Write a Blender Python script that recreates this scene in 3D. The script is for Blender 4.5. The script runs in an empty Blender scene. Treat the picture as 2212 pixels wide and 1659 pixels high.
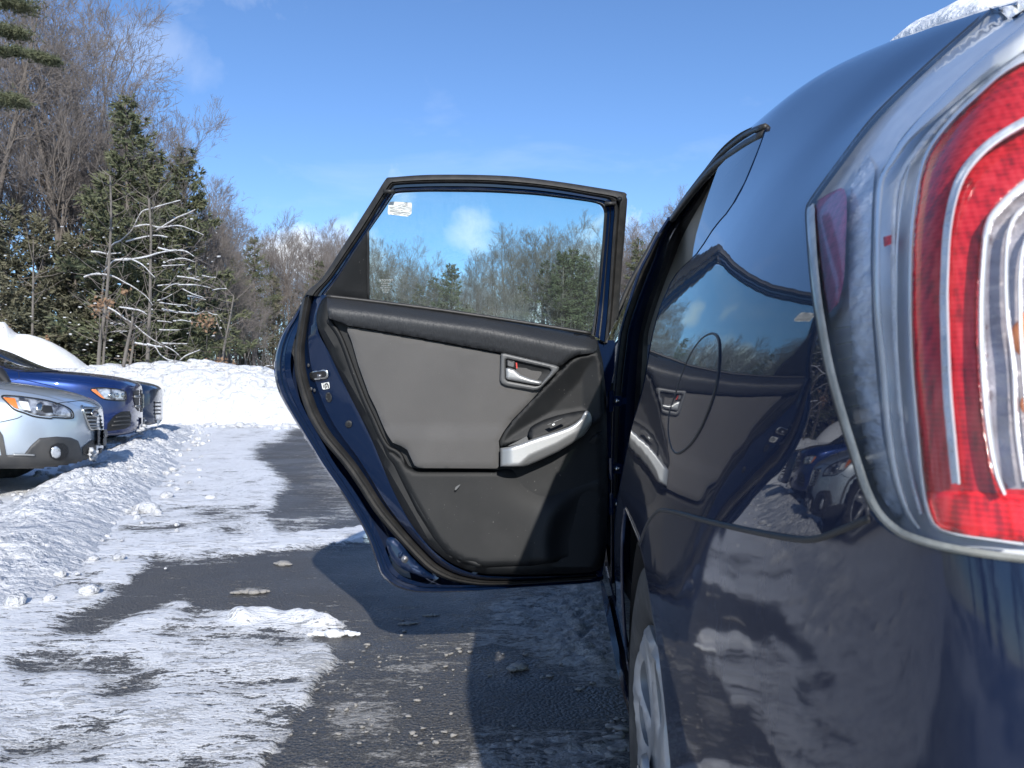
import bpy, bmesh, math, random, time
import numpy as np
from mathutils import Vector, Matrix
from mathutils.geometry import delaunay_2d_cdt
from mathutils.bvhtree import BVHTree
T0 = time.time()
SC = bpy.context.scene
COL = SC.collection

# ------------------------------------------------------------------ camera
F, CU, HV, CZ = 1640.0, 1106.0, 840.0, 0.87      # focal length and centre in units of a 2212 px wide picture
cam_d = bpy.data.cameras.new('camera')
cam = bpy.data.objects.new('camera', cam_d)
COL.objects.link(cam)
cam.location = (0, 0, CZ)
cam.rotation_euler = (math.radians(90), 0, 0)
cam_d.sensor_width = 36.0
cam_d.lens = 36.0 * F / 2212.0
cam_d.shift_y = 10.5 / 2212.0
cam_d.clip_start = 0.02
cam_d.clip_end = 2000
cam_d.dof.use_dof = True
cam_d.dof.focus_distance = 2.2
cam_d.dof.aperture_fstop = 15.0
SC.camera = cam

# ------------------------------------------------------------------ sun and sky
SUN_DIR = Vector((0.40, -2.0, 1.08)).normalized()          # towards the sun
sun_el = math.asin(SUN_DIR.z)
sun_az = math.atan2(SUN_DIR.x, SUN_DIR.y)
sl = bpy.data.lights.new('sun', 'SUN')
sl.energy = 3.7
sl.angle = math.radians(0.55)
sl.color = (1.0, 0.965, 0.91)
so = bpy.data.objects.new('sun', sl)
COL.objects.link(so)
so.rotation_euler = SUN_DIR.to_track_quat('Z', 'Y').to_euler()

w = bpy.data.worlds.new('World')
SC.world = w
w.use_nodes = True
nt = w.node_tree
nt.nodes.clear()
def N(nt, t, **kw):
    n = nt.nodes.new(t)
    for k, v in kw.items():
        if k.startswith('i_'):
            n.inputs[k[2:].replace('_', ' ')].default_value = v
        else:
            setattr(n, k, v)
    return n
def L(nt, a, b): nt.links.new(a, b)
def MATH(nt, op, a, b=None, c=None, clamp=False):
    n = nt.nodes.new('ShaderNodeMath'); n.operation = op; n.use_clamp = clamp
    for i, x in enumerate((a, b, c)):
        if x is None: continue
        if isinstance(x, (int, float)): n.inputs[i].default_value = x
        else: nt.links.new(x, n.inputs[i])
    return n.outputs[0]
def RAMP(nt, fac, stops, interp='LINEAR'):
    n = nt.nodes.new('ShaderNodeValToRGB'); cr = n.color_ramp; cr.interpolation = interp
    while len(cr.elements) < len(stops): cr.elements.new(0.5)
    for e, (p, c) in zip(cr.elements, stops):
        e.position = p
        e.color = (c, c, c, 1) if isinstance(c, (int, float)) else (*c, 1)
    nt.links.new(fac, n.inputs[0])
    return n.outputs[0]
sky = N(nt, 'ShaderNodeTexSky', sky_type='NISHITA')
sky.sun_disc = False
sky.sun_elevation = sun_el
sky.sun_rotation = sun_az
sky.air_density = 1.0; sky.dust_density = 0.0; sky.ozone_density = 3.5; sky.altitude = 100
tc = N(nt, 'ShaderNodeTexCoord')
nrm = N(nt, 'ShaderNodeVectorMath', operation='NORMALIZE'); L(nt, tc.outputs['Generated'], nrm.inputs[0])
sep = N(nt, 'ShaderNodeSeparateXYZ'); L(nt, nrm.outputs[0], sep.inputs[0])
# clouds: noise-edged puffs at given azimuth (deg right of +Y), elevation and angular half sizes
nz = N(nt, 'ShaderNodeTexNoise', i_Scale=9.0, i_Detail=7.0, i_Roughness=0.62, i_Distortion=0.3); L(nt, nrm.outputs[0], nz.inputs['Vector'])
nz2 = N(nt, 'ShaderNodeTexNoise', i_Scale=2.3, i_Detail=6.0, i_Roughness=0.6, i_Distortion=0.6)
mp = N(nt, 'ShaderNodeMapping'); mp.inputs['Scale'].default_value = (1, 1, 2.6); L(nt, nrm.outputs[0], mp.inputs['Vector']); L(nt, mp.outputs[0], nz2.inputs['Vector'])
CL = [(-16.6, 9.6, 3.4, 1.6, .95), (-12.6, 9.6, 1.6, 1.9, .5), (6.0, 9.6, 3.6, 3.0, .95), (3.5, 6.0, 7.0, 2.4, .85), (-3.4, 11.2, 2.3, 1.6, .6),
      (-10.2, 9.0, 2.0, 2.6, .8), (-8.0, 14.0, 1.2, 1.8, .4), (-1.5, 4.5, 5.0, 4.0, .7), (-23.0, 27.5, 5.0, 2.4, .24), (-24.5, 22.0, 3.0, 1.8, .16),
      (-42, 30.5, 12, 3.0, .3), (-44, 12, 8.0, 8.0, .7), (10.5, 8.6, 3, 2.2, .8), (45, 12, 20, 6, .9), (-95, 13, 28, 6, .8), (-150, 22, 20, 8, .75), (160, 25, 25, 12, .75),
      (-120, 40, 18, 7, .5), (-75, 32, 15, 5, .45), (110, 20, 20, 8, .8)]
acc = None
ang_n = MATH(nt, 'MULTIPLY', MATH(nt, 'SUBTRACT', nz.outputs['Fac'], 0.5), 3.4)
for az, el, ra, re, op in CL:
    a, e = math.radians(az), math.radians(el)
    d = Vector((math.sin(a) * math.cos(e), math.cos(a) * math.cos(e), math.sin(e)))
    rt = Vector((math.cos(a), -math.sin(a), 0)); up = rt.cross(d)
    def dot(v):
        n = N(nt, 'ShaderNodeVectorMath', operation='DOT_PRODUCT'); L(nt, nrm.outputs[0], n.inputs[0]); n.inputs[1].default_value = v
        return n.outputs['Value']
    x = MATH(nt, 'DIVIDE', dot(rt), math.radians(ra)); y = MATH(nt, 'DIVIDE', dot(up), math.radians(re))
    r = MATH(nt, 'SQRT', MATH(nt, 'ADD', MATH(nt, 'MULTIPLY', x, x), MATH(nt, 'MULTIPLY', y, y)))
    r = MATH(nt, 'ADD', r, ang_n)
    k = MATH(nt, 'MULTIPLY', MATH(nt, 'MULTIPLY_ADD', r, -1.1, 1.35, clamp=True), op)
    k = MATH(nt, 'MULTIPLY', k, MATH(nt, 'GREATER_THAN', dot(d), 0.2))
    acc = k if acc is None else MATH(nt, 'MAXIMUM', acc, k)
wisp = MATH(nt, 'MULTIPLY', MATH(nt, 'MULTIPLY_ADD', nz2.outputs['Fac'], 3.2, -1.85, clamp=True), 0.22)
acc = MATH(nt, 'MAXIMUM', acc, wisp)
cmix = N(nt, 'ShaderNodeMix', data_type='RGBA')
L(nt, acc, cmix.inputs[0])
tint = N(nt, 'ShaderNodeMix', data_type='RGBA', blend_type='MULTIPLY'); tint.inputs[0].default_value = 1.0
L(nt, sky.outputs[0], tint.inputs[6]); tint.inputs[7].default_value = (0.83, 0.97, 1.16, 1)
L(nt, tint.outputs[2], cmix.inputs[6]); cmix.inputs[7].default_value = (8.0, 8.3, 8.8, 1)
bg = N(nt, 'ShaderNodeBackground'); bg.inputs['Strength'].default_value = 0.112
L(nt, cmix.outputs[2], bg.inputs['Color'])
wo = N(nt, 'ShaderNodeOutputWorld'); L(nt, bg.outputs[0], wo.inputs['Surface'])
SC.view_settings.view_transform = 'Standard'
SC.view_settings.look = 'None'
SC.view_settings.gamma = 1.0
SC.view_settings.use_curve_mapping = False
SC.view_settings.exposure = 0.52
SC.cycles.max_bounces = 8
SC.cycles.transparent_max_bounces = 12
SC.cycles.sample_clamp_indirect = 4.0
SC.cycles.caustics_reflective = False
SC.cycles.caustics_refractive = False

# ------------------------------------------------------------------ helpers
def P(u, v, Y): return Vector(((u - CU) / F * Y, Y, CZ - (v - HV) / F * Y))
def GY(v): return CZ * F / (v - HV)
def G(u, v): y = GY(v); return Vector(((u - CU) / F * y, y, 0.0))
ORG = {}
def org(o): return ORG.get(o.name, Vector((0, 0, 0))) if o else Vector((0, 0, 0))
def tag(o, label=None, cat=None, group=None, kind=None):
    if label: o['label'] = label
    if cat: o['category'] = cat
    if group: o['group'] = group
    if kind: o['kind'] = kind
    return o
def thing(name, label, cat, loc=(0, 0, 0), rz=0.0, group=None, local=False):
    o = bpy.data.objects.new(name, None); COL.objects.link(o)
    o.location = loc; o.rotation_euler = (0, 0, rz); o.empty_display_size = .2
    tag(o, label, cat, group)
    ORG[o.name] = Vector((0, 0, 0)) if local else Vector(loc)
    return o
def link(name, verts, faces, mat, parent=None, smooth=True, loc=None, label=None, normals=None):
    og = org(parent)
    if loc is not None: og = og + Vector(loc)
    me = bpy.data.meshes.new(name)
    me.from_pydata([(p[0] - og[0], p[1] - og[1], p[2] - og[2]) for p in verts], [], faces)
    if smooth: me.polygons.foreach_set('use_smooth', [True] * len(me.polygons))
    mats = mat if isinstance(mat, (list, tuple)) else [mat]
    for m in mats:
        if m: me.materials.append(m)
    if normals is not None:
        me.normals_split_custom_set_from_vertices(normals)
    me.update()
    o = bpy.data.objects.new(name, me); COL.objects.link(o)
    if parent: o.parent = parent
    if loc is not None: o.location = loc
    ORG[o.name] = og if parent or loc is not None else Vector((0, 0, 0))
    if label: o['label'] = label
    return o
class MB:
    def __init__(s): s.v = []; s.f = []
    def add(s, v, f):
        b = len(s.v); s.v += [tuple(p) for p in v]; s.f += [tuple(i + b for i in q) for q in f]
    def box(s, c, d, rot=None):
        c = Vector(c); d = Vector(d) / 2; vs = []
        for x in (-1, 1):
            for y in (-1, 1):
                for z in (-1, 1):
                    p = Vector((x * d.x, y * d.y, z * d.z))
                    if rot: p = rot @ p
                    vs.append(c + p)
        s.add(vs, [(0, 1, 3, 2), (4, 6, 7, 5), (0, 4, 5, 1), (2, 3, 7, 6), (0, 2, 6, 4), (1, 5, 7, 3)])
    def tube(s, pts, r, n=6, caps=True, flat=1.0, up=None):
        pts = [Vector(p) for p in pts]; m = len(pts)
        rs = r if isinstance(r, (list, tuple)) else [r] * m
        vs = []; prev = None
        for i, p in enumerate(pts):
            d = (pts[min(i + 1, m - 1)] - pts[max(i - 1, 0)])
            if d.length < 1e-9: d = Vector((0, 0, 1))
            d.normalize()
            if up is not None: a = Vector(up)
            else: a = prev if prev is not None else (Vector((0, 0, 1)) if abs(d.z) < .9 else Vector((1, 0, 0)))
            x = a - d * a.dot(d)
            if x.length < 1e-6: x = Vector((1, 0, 0)) - d * d.x
            x.normalize(); y = d.cross(x); prev = x
            for k in range(n):
                t = 2 * math.pi * k / n
                vs.append(p + (x * math.cos(t) * flat + y * math.sin(t)) * rs[i])
        fs = [(i * n + k, i * n + (k + 1) % n, (i + 1) * n + (k + 1) % n, (i + 1) * n + k) for i in range(m - 1) for k in range(n)]
        if caps: fs += [tuple(range(n))[::-1], tuple((m - 1) * n + k for k in range(n))]
        s.add(vs, fs)
    def ball(s, c, r, rnd=None, sc=(1, 1, 1), seg=7, rings=5, jag=.0):
        vs = [Vector(c) + Vector((0, 0, -r * sc[2]))]
        for i in range(1, rings):
            ph = -math.pi / 2 + math.pi * i / rings
            for k in range(seg):
                t = 2 * math.pi * k / seg; q = r * (1 + (rnd.uniform(-jag, jag) if rnd else 0))
                vs.append(Vector(c) + Vector((q * sc[0] * math.cos(ph) * math.cos(t), q * sc[1] * math.cos(ph) * math.sin(t), q * sc[2] * math.sin(ph))))
        vs.append(Vector(c) + Vector((0, 0, r * sc[2])))
        fs = [(0, 1 + (k + 1) % seg, 1 + k) for k in range(seg)]
        for i in range(rings - 2):
            fs += [(1 + i * seg + k, 1 + i * seg + (k + 1) % seg, 1 + (i + 1) * seg + (k + 1) % seg, 1 + (i + 1) * seg + k) for k in range(seg)]
        b = 1 + (rings - 2) * seg
        fs += [(b + k, b + (k + 1) % seg, b + seg) for k in range(seg)]
        s.add(vs, fs)
    def build(s, name, mat, parent=None, smooth=True, **k): return link(name, s.v, s.f, mat, parent, smooth, **k)
def resample(pts, n=None, sp=None, closed=False):
    pts = [np.array(p, float) for p in pts]
    if closed: pts = pts + [pts[0]]
    a = np.array(pts); d = np.r_[0, np.cumsum(np.linalg.norm(np.diff(a, axis=0), axis=1))]
    if n is None: n = max(2, int(round(d[-1] / sp)) + 1)
    t = np.linspace(0, d[-1], n)
    out = np.stack([np.interp(t, d, a[:, k]) for k in range(a.shape[1])], 1)
    return out[:-1] if closed else out
def smoothc(pts, closed=False, per=6):
    """Catmull-Rom through the points"""
    p = [np.array(q, float) for q in pts]; n = len(p); out = []
    rng = range(n) if closed else range(n - 1)
    for i in rng:
        p0 = p[(i - 1) % n] if closed or i > 0 else p[0]; p1 = p[i]; p2 = p[(i + 1) % n]; p3 = p[(i + 2) % n] if closed or i < n - 2 else p[n - 1]
        for k in range(per):
            t = k / per
            out.append(.5 * ((2 * p1) + (p2 - p0) * t + (2 * p0 - 5 * p1 + 4 * p2 - p3) * t * t + (3 * p1 - p0 - 3 * p2 + p3) * t ** 3))
    if not closed: out.append(p[-1])
    return out
def inside(pts, poly):
    x, y = pts[:, 0], pts[:, 1]; r = np.zeros(len(pts), bool); n = len(poly); j = n - 1
    for i in range(n):
        xi, yi = poly[i]; xj, yj = poly[j]
        c = ((yi > y) != (yj > y))
        with np.errstate(divide='ignore', invalid='ignore'):
            r ^= c & (x < (xj - xi) * (y - yi) / (yj - yi + 1e-12) + xi)
        j = i
    return r
def bdist(pts, poly):
    poly = np.array(poly); a = poly; b = np.roll(poly, -1, 0); d = np.full(len(pts), 1e9)
    for p, q in zip(a, b):
        e = q - p; l = (e @ e) + 1e-12
        t = np.clip(((pts - p) @ e) / l, 0, 1)
        d = np.minimum(d, np.linalg.norm(pts - (p + t[:, None] * e), axis=1))
    return d
def cdt(outline, sp, holes=(), scale=(1, 1), bsp=None):
    """triangulated region: returns 2D verts, tris, distance to border, border loop count"""
    sc = np.array(scale, float)
    o = resample(np.array(outline, float) * sc, sp=bsp or sp, closed=True)
    hs = [resample(np.array(h, float) * sc, sp=bsp or sp, closed=True) for h in holes]
    mn, mx = o.min(0), o.max(0)
    gx, gy = np.meshgrid(np.arange(mn[0], mx[0], sp), np.arange(mn[1], mx[1], sp * .87))
    gx = gx + (np.arange(gx.shape[0]) % 2)[:, None] * sp * .5
    g = np.stack([gx.ravel(), gy.ravel()], 1)
    g = g[inside(g, o)]
    if len(g): g = g[bdist(g, o) > sp * .45]
    for h in hs:
        if len(g): g = g[~inside(g, h)]
        if len(g): g = g[bdist(g, h) > sp * .45]
    pts = np.vstack([o] + hs + ([g] if len(g) else []))
    loops = []; b = 0
    for q in [o] + hs: loops.append(list(range(b, b + len(q)))); b += len(q)
    edges = [(l[i], l[(i + 1) % len(l)]) for l in loops for i in range(len(l))]
    r = delaunay_2d_cdt([Vector(p) for p in pts], edges, [], 0, 1e-7)
    vs = np.array([tuple(v) for v in r[0]]); ts = [tuple(f) for f in r[2]]
    ta = np.array(ts); cen = vs[ta].mean(1)
    keep = inside(cen, o)
    for h in hs: keep &= ~inside(cen, h)
    ts = [t for t, k in zip(ts, keep) if k]
    bd = bdist(vs, o)
    for h in hs: bd = np.minimum(bd, bdist(vs, h))
    # orient
    def area(t): a, b, c = vs[list(t)]; return (b[0] - a[0]) * (c[1] - a[1]) - (b[1] - a[1]) * (c[0] - a[0])
    ts = [t if area(t) > 0 else t[::-1] for t in ts]
    return vs / sc, ts, bd, loops, np.array(r[4] if False else [0])
def border(ts):
    e = {}
    for t in ts:
        for i in range(3): e[(t[i], t[(i + 1) % 3])] = 1
    return [k for k in e if (k[1], k[0]) not in e]
def patch(name, outline, pos, mat, parent, sp=8, rnd=0.0, rr=10.0, skirt=0.0, holes=(), bulge=None, label=None, smooth=True, bsp=None):
    """relief patch: outline in picture units, pos(u,v)->Vector, edge rounded back by rnd (m) over rr units, skirt back by skirt (m)"""
    vs, ts, bd, _, _ = cdt(outline, sp, holes, bsp=bsp)
    V = []
    for (u, v), d in zip(vs, bd):
        p = pos(u, v); off = 0.0
        if rnd: q = max(0.0, 1 - d / rr); off += rnd * (1 - math.sqrt(max(0, 1 - q * q)))
        if bulge: off += bulge(u, v, d)
        if off:
            ray = (p - cam.location).normalized(); p = p + ray * off
        V.append(p)
    n = len(V)
    fs = [t for t in ts]
    if skirt:
        idx = {}
        for a, b in border(ts):
            for q in (a, b):
                if q not in idx:
                    idx[q] = len(V); ray = (V[q] - cam.location).normalized(); V.append(V[q] + ray * skirt)
            fs.append((b, a, idx[a], idx[b]))
    fs = [tuple(reversed(f)) for f in fs] if True else fs
    o = link(name, V, fs, mat, parent, smooth, label=label)
    if smooth and skirt:
        o.data.set_sharp_from_angle(angle=math.radians(50))
    return o
def loft(name, rings, mat, parent, n=80, label=None, smooth=True, angle=40):
    """quads between open curves of 3D points"""
    R = [resample([tuple(p) for p in r], n=n) for r in rings]
    V = [tuple(p) for r in R for p in r]
    fs = [(i * n + k, i * n + k + 1, (i + 1) * n + k + 1, (i + 1) * n + k) for i in range(len(R) - 1) for k in range(n - 1)]
    o = link(name, V, fs, mat, parent, smooth, label=label)
    if smooth: o.data.set_sharp_from_angle(angle=math.radians(angle))
    return o
def c3(pts, Y, dY=0.0, per=6, closed=False):
    """picture curve -> 3D at depth Y(u,v)+dY"""
    return [P(u, v, (Y(u, v) if callable(Y) else Y) + dY) for u, v in smoothc(pts, closed, per)]
def vnoise(x, y, seed=0):
    xi = np.floor(x).astype(np.int64); yi = np.floor(y).astype(np.int64); xf = x - xi; yf = y - yi
    def h(a, b):
        n = (a * 374761393 + b * 668265263 + seed * 1442695041) & 0xffffffff
        n = ((n ^ (n >> 13)) * 1274126177) & 0xffffffff
        return ((n ^ (n >> 16)) & 0xffff) / 65535.0
    u = xf * xf * (3 - 2 * xf); v = yf * yf * (3 - 2 * yf)
    return (h(xi, yi) * (1 - u) + h(xi + 1, yi) * u) * (1 - v) + (h(xi, yi + 1) * (1 - u) + h(xi + 1, yi + 1) * u) * v
def worley(x, y, seed=0):
    xi = np.floor(x).astype(np.int64); yi = np.floor(y).astype(np.int64); best = np.full(np.shape(x), 9.0)
    def h(a, b, q):
        n = (a * 374761393 + b * 668265263 + (seed + q) * 1442695041) & 0xffffffff
        n = ((n ^ (n >> 13)) * 1274126177) & 0xffffffff
        return ((n ^ (n >> 16)) & 0xffff) / 65535.0
    for dx in (-1, 0, 1):
        for dy in (-1, 0, 1):
            a, b = xi + dx, yi + dy; rr = .45 + .55 * h(a, b, 7)
            d = np.hypot(a + h(a, b, 1) - x, b + h(a, b, 3) - y) / rr; best = np.minimum(best, d)
    return np.sqrt(np.clip(1 - best * best, 0, 1))
def fbm(x, y, o=5, seed=0, g=.5):
    a = 1.0; s = 0; t = 0
    for i in range(o):
        s = s + a * vnoise(x * 2 ** i, y * 2 ** i, seed + i * 7); t += a; a *= g
    return s / t

# ------------------------------------------------------------------ materials
def MAT(name, col=(.5, .5, .5), rough=.5, metal=0, spec=.5, coat=0, coat_r=.03, bump=None, var=None, sheen=0, speck=None):
    m = bpy.data.materials.new(name); m.use_nodes = True; n = m.node_tree
    b = n.nodes['Principled BSDF']
    b.inputs['Base Color'].default_value = (*col, 1); b.inputs['Roughness'].default_value = rough
    b.inputs['Metallic'].default_value = metal; b.inputs['Specular IOR Level'].default_value = spec
    b.inputs['Coat Weight'].default_value = coat; b.inputs['Coat Roughness'].default_value = coat_r
    b.inputs['Sheen Weight'].default_value = sheen
    t = N(n, 'ShaderNodeTexCoord')
    if bump:
        sc, st, dist = bump[:3]
        z = N(n, 'ShaderNodeTexNoise'); z.inputs['Scale'].default_value = sc; z.inputs['Detail'].default_value = bump[3] if len(bump) > 3 else 4
        if len(bump) > 4:
            mp = N(n, 'ShaderNodeMapping'); mp.inputs['Scale'].default_value = bump[4]; L(n, t.outputs['Object'], mp.inputs['Vector']); L(n, mp.outputs[0], z.inputs['Vector'])
        else: L(n, t.outputs['Object'], z.inputs['Vector'])
        bp = N(n, 'ShaderNodeBump'); bp.inputs['Strength'].default_value = st; bp.inputs['Distance'].default_value = dist
        L(n, z.outputs['Fac'], bp.inputs['Height']); L(n, bp.outputs[0], b.inputs['Normal'])
        if coat: pass
    if var:
        sc, col2, lo, hi = var[:4]
        z = N(n, 'ShaderNodeTexNoise'); z.inputs['Scale'].default_value = sc; z.inputs['Detail'].default_value = 6
        L(n, t.outputs['Object'], z.inputs['Vector'])
        f = RAMP(n, z.outputs['Fac'], [(lo, 0.0), (hi, 1.0)])
        mx = N(n, 'ShaderNodeMix', data_type='RGBA'); L(n, f, mx.inputs[0]); mx.inputs[6].default_value = (*col, 1); mx.inputs[7].default_value = (*col2, 1)
        L(n, mx.outputs[2], b.inputs['Base Color'])
        if speck:
            z = N(n, 'ShaderNodeTexNoise'); z.inputs['Scale'].default_value = speck[0]; z.inputs['Detail'].default_value = 2; L(n, t.outputs['Object'], z.inputs['Vector'])
            z2 = N(n, 'ShaderNodeTexNoise'); z2.inputs['Scale'].default_value = 7; z2.inputs['Detail'].default_value = 4; L(n, t.outputs['Object'], z2.inputs['Vector'])
            f = MATH(n, 'MULTIPLY', RAMP(n, z.outputs['Fac'], [(speck[1], 0.0), (speck[1] + .03, 1.0)]), RAMP(n, z2.outputs['Fac'], [(.4, .1), (.65, 1.0)]))
            f = MATH(n, 'ADD', MATH(n, 'MULTIPLY', f, .6), MATH(n, 'MULTIPLY', RAMP(n, z2.outputs['Fac'], [(.5, .0), (.8, 1.0)]), speck[2]))
            m3 = N(n, 'ShaderNodeMix', data_type='RGBA'); L(n, f, m3.inputs[0]); L(n, mx.outputs[2], m3.inputs[6]); m3.inputs[7].default_value = (.22, .21, .20, 1)
            L(n, m3.outputs[2], b.inputs['Base Color'])
    return m
def GLASS(name, tint=(.8, .9, .88), refl=1.0, ior=1.5, base=0.0, rough=0.0, dirt=0.0):
    m = bpy.data.materials.new(name); m.use_nodes = True; n = m.node_tree; n.nodes.clear()
    tr = N(n, 'ShaderNodeBsdfTransparent'); tr.inputs[0].default_value = (*tint, 1)
    gl = N(n, 'ShaderNodeBsdfGlossy'); gl.inputs['Roughness'].default_value = rough
    lw = N(n, 'ShaderNodeLayerWeight'); r0 = ((ior - 1) / (ior + 1)) ** 2
    fz = MATH(n, 'MULTIPLY_ADD', MATH(n, 'POWER', lw.outputs['Facing'], 5.0), 1 - r0, r0)
    mx = N(n, 'ShaderNodeMixShader'); f = MATH(n, 'MULTIPLY_ADD', fz, refl, base, clamp=True)
    L(n, f, mx.inputs[0]); L(n, tr.outputs[0], mx.inputs[1]); L(n, gl.outputs[0], mx.inputs[2])
    out = mx
    if dirt:
        df = N(n, 'ShaderNodeBsdfDiffuse'); df.inputs[0].default_value = (.6, .62, .6, 1)
        z = N(n, 'ShaderNodeTexNoise'); z.inputs['Scale'].default_value = 14; z.inputs['Detail'].default_value = 8
        t = N(n, 'ShaderNodeTexCoord'); L(n, t.outputs['Object'], z.inputs['Vector'])
        k = MATH(n, 'MULTIPLY', RAMP(n, z.outputs['Fac'], [(.3, .3), (.7, 1.0)]), dirt)
        m2 = N(n, 'ShaderNodeMixShader'); L(n, k, m2.inputs[0]); L(n, mx.outputs[0], m2.inputs[1]); L(n, df.outputs[0], m2.inputs[2]); out = m2
    o = N(n, 'ShaderNodeOutputMaterial'); L(n, out.outputs[0], o.inputs[0])
    return m
def PAINT(name, col, metal=.35, rough=.32, dust=.0, flake=.0, dustcol=(.30, .31, .33), zlo=.3, zhi=.9, wavy=0, cr=.012):
    m = bpy.data.materials.new(name); m.use_nodes = True; n = m.node_tree
    b = n.nodes['Principled BSDF']; b.inputs['Metallic'].default_value = metal; b.inputs['Roughness'].default_value = rough
    b.inputs['Base Color'].default_value = (*col, 1)
    b.inputs['Coat Weight'].default_value = 1.0; b.inputs['Coat Roughness'].default_value = cr; b.inputs['Coat IOR'].default_value = 1.5; b.inputs['Specular IOR Level'].default_value = .05
    if wavy:
        t = N(n, 'ShaderNodeTexCoord'); z = N(n, 'ShaderNodeTexNoise'); z.inputs['Scale'].default_value = 9; z.inputs['Detail'].default_value = 2; L(n, t.outputs['Object'], z.inputs['Vector'])
        z2 = N(n, 'ShaderNodeTexNoise'); z2.inputs['Scale'].default_value = 260; z2.inputs['Detail'].default_value = 2; L(n, t.outputs['Object'], z2.inputs['Vector'])
        bp = N(n, 'ShaderNodeBump'); bp.inputs['Strength'].default_value = wavy; bp.inputs['Distance'].default_value = .004
        L(n, z.outputs['Fac'], bp.inputs['Height']); L(n, bp.outputs[0], b.inputs['Coat Normal'])
    if dust:
        t = N(n, 'ShaderNodeTexCoord'); g = N(n, 'ShaderNodeNewGeometry')
        s = N(n, 'ShaderNodeSeparateXYZ'); L(n, g.outputs['Position'], s.inputs[0])
        hz = MATH(n, 'MULTIPLY_ADD', s.outputs[2], -1 / (zhi - zlo), zhi / (zhi - zlo), clamp=True)
        z = N(n, 'ShaderNodeTexNoise'); z.inputs['Scale'].default_value = 22; z.inputs['Detail'].default_value = 9; z.inputs['Roughness'].default_value = .7
        mp = N(n, 'ShaderNodeMapping'); mp.inputs['Scale'].default_value = (1, 1, .35); L(n, t.outputs['Object'], mp.inputs['Vector']); L(n, mp.outputs[0], z.inputs['Vector'])
        z3 = N(n, 'ShaderNodeTexNoise'); z3.inputs['Scale'].default_value = 4; z3.inputs['Detail'].default_value = 5; L(n, t.outputs['Object'], z3.inputs['Vector'])
        k = MATH(n, 'MULTIPLY', RAMP(n, z.outputs['Fac'], [(.42, .25), (.72, 1.0)]), RAMP(n, z3.outputs['Fac'], [(.35, .3), (.65, 1.0)]))
        k = MATH(n, 'MULTIPLY', k, MATH(n, 'MULTIPLY_ADD', hz, dust, dust * .12))
        mx = N(n, 'ShaderNodeMix', data_type='RGBA'); L(n, k, mx.inputs[0]); mx.inputs[6].default_value = (*col, 1); mx.inputs[7].default_value = (*dustcol, 1)
        L(n, mx.outputs[2], b.inputs['Base Color'])
        L(n, MATH(n, 'SUBTRACT', 1.0, k), b.inputs['Coat Weight'])
        L(n, MATH(n, 'MULTIPLY_ADD', k, .16, cr), b.inputs['Coat Roughness'])
        L(n, MATH(n, 'MULTIPLY', MATH(n, 'SUBTRACT', 1.0, k), metal), b.inputs['Metallic'])
    return m
NAVY = (.002, .008, .030)
M = dict(
    paint=PAINT('navy_paint', NAVY, .0, .45, dust=.08, wavy=.08, cr=.018),
    bumper=PAINT('bumper_paint', NAVY, .0, .45, dust=.26, wavy=.34, cr=.05),
    paint_door=PAINT('navy_paint_jamb', (.0028, .0112, .038), .1, .35, dust=.0),
    rubber=MAT('black_rubber', (.018, .0175, .0165), .62, bump=(220, .25, .002), var=(40, (.034, .032, .029), .4, .7)),
    seal=MAT('weather_seal', (.019, .0185, .018), .5, spec=.5, bump=(160, .3, .002), var=(18, (.042, .039, .036), .4, .75)),
    dark=MAT('dark_cavity', (.008, .008, .009), .7),
    trim=MAT('dark_grained_plastic', (.0050, .0058, .0066), .55, spec=.32, bump=(900, .35, .0012), var=(8, (.0082, .0090, .0100), .35, .7), speck=(150, .73, .05)),
    trim2=MAT('brushed_grain_plastic', (.019, .0205, .023), .45, spec=.45, bump=(260, .5, .003, 5, (2.2, 1, .16)), var=(5, (.026, .0275, .030), .3, .7)),
    fabric=MAT('grey_cloth', (.092, .089, .086), .85, spec=.25, sheen=.25, bump=(750, .5, .002), var=(5, (.106, .102, .098), .3, .7), speck=(190, .74, .10)),
    bezel=MAT('grey_satin_plastic', (.085, .087, .088), .42, bump=(700, .2, .001)),
    silver=MAT('satin_silver_plastic', (.36, .365, .36), .38, metal=.55, bump=(900, .12, .0008)),
    steel=MAT('bright_steel', (.55, .54, .5), .25, metal=1.0),
    bolt=MAT('zinc_bolt', (.25, .25, .26), .38, metal=.8),
    red=MAT('red_plastic', (.55, .03, .02), .5),
    white=MAT('white_print', (.75, .76, .74), .5),
    ink=MAT('black_print', (.02, .02, .02), .5),
    tan=MAT('grey_beige_trim', (.30, .285, .25), .7, bump=(500, .3, .001)),
    seat=MAT('seat_cloth', (.06, .06, .058), .9, bump=(400, .5, .002)),
    tyre=MAT('tyre_rubber', (.028, .028, .027), .75, bump=(90, .4, .003), var=(20, (.075, .072, .066), .45, .75)),
    hub=MAT('silver_hubcap', (.42, .43, .44), .38, metal=.5, bump=(60, .1, .001), var=(14, (.26, .255, .245), .45, .8)),
    glass=GLASS('tinted_door_glass', (.64, .81, .78), 1.0, 1.5, dirt=.04),
    qglass=GLASS('dark_quarter_glass', (.16, .22, .19), 1.0, 1.7, .03, dirt=.01),
    cglass=GLASS('car_glass', (.55, .62, .60), 1.0, 1.5),
    snow=None,
)
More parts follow.
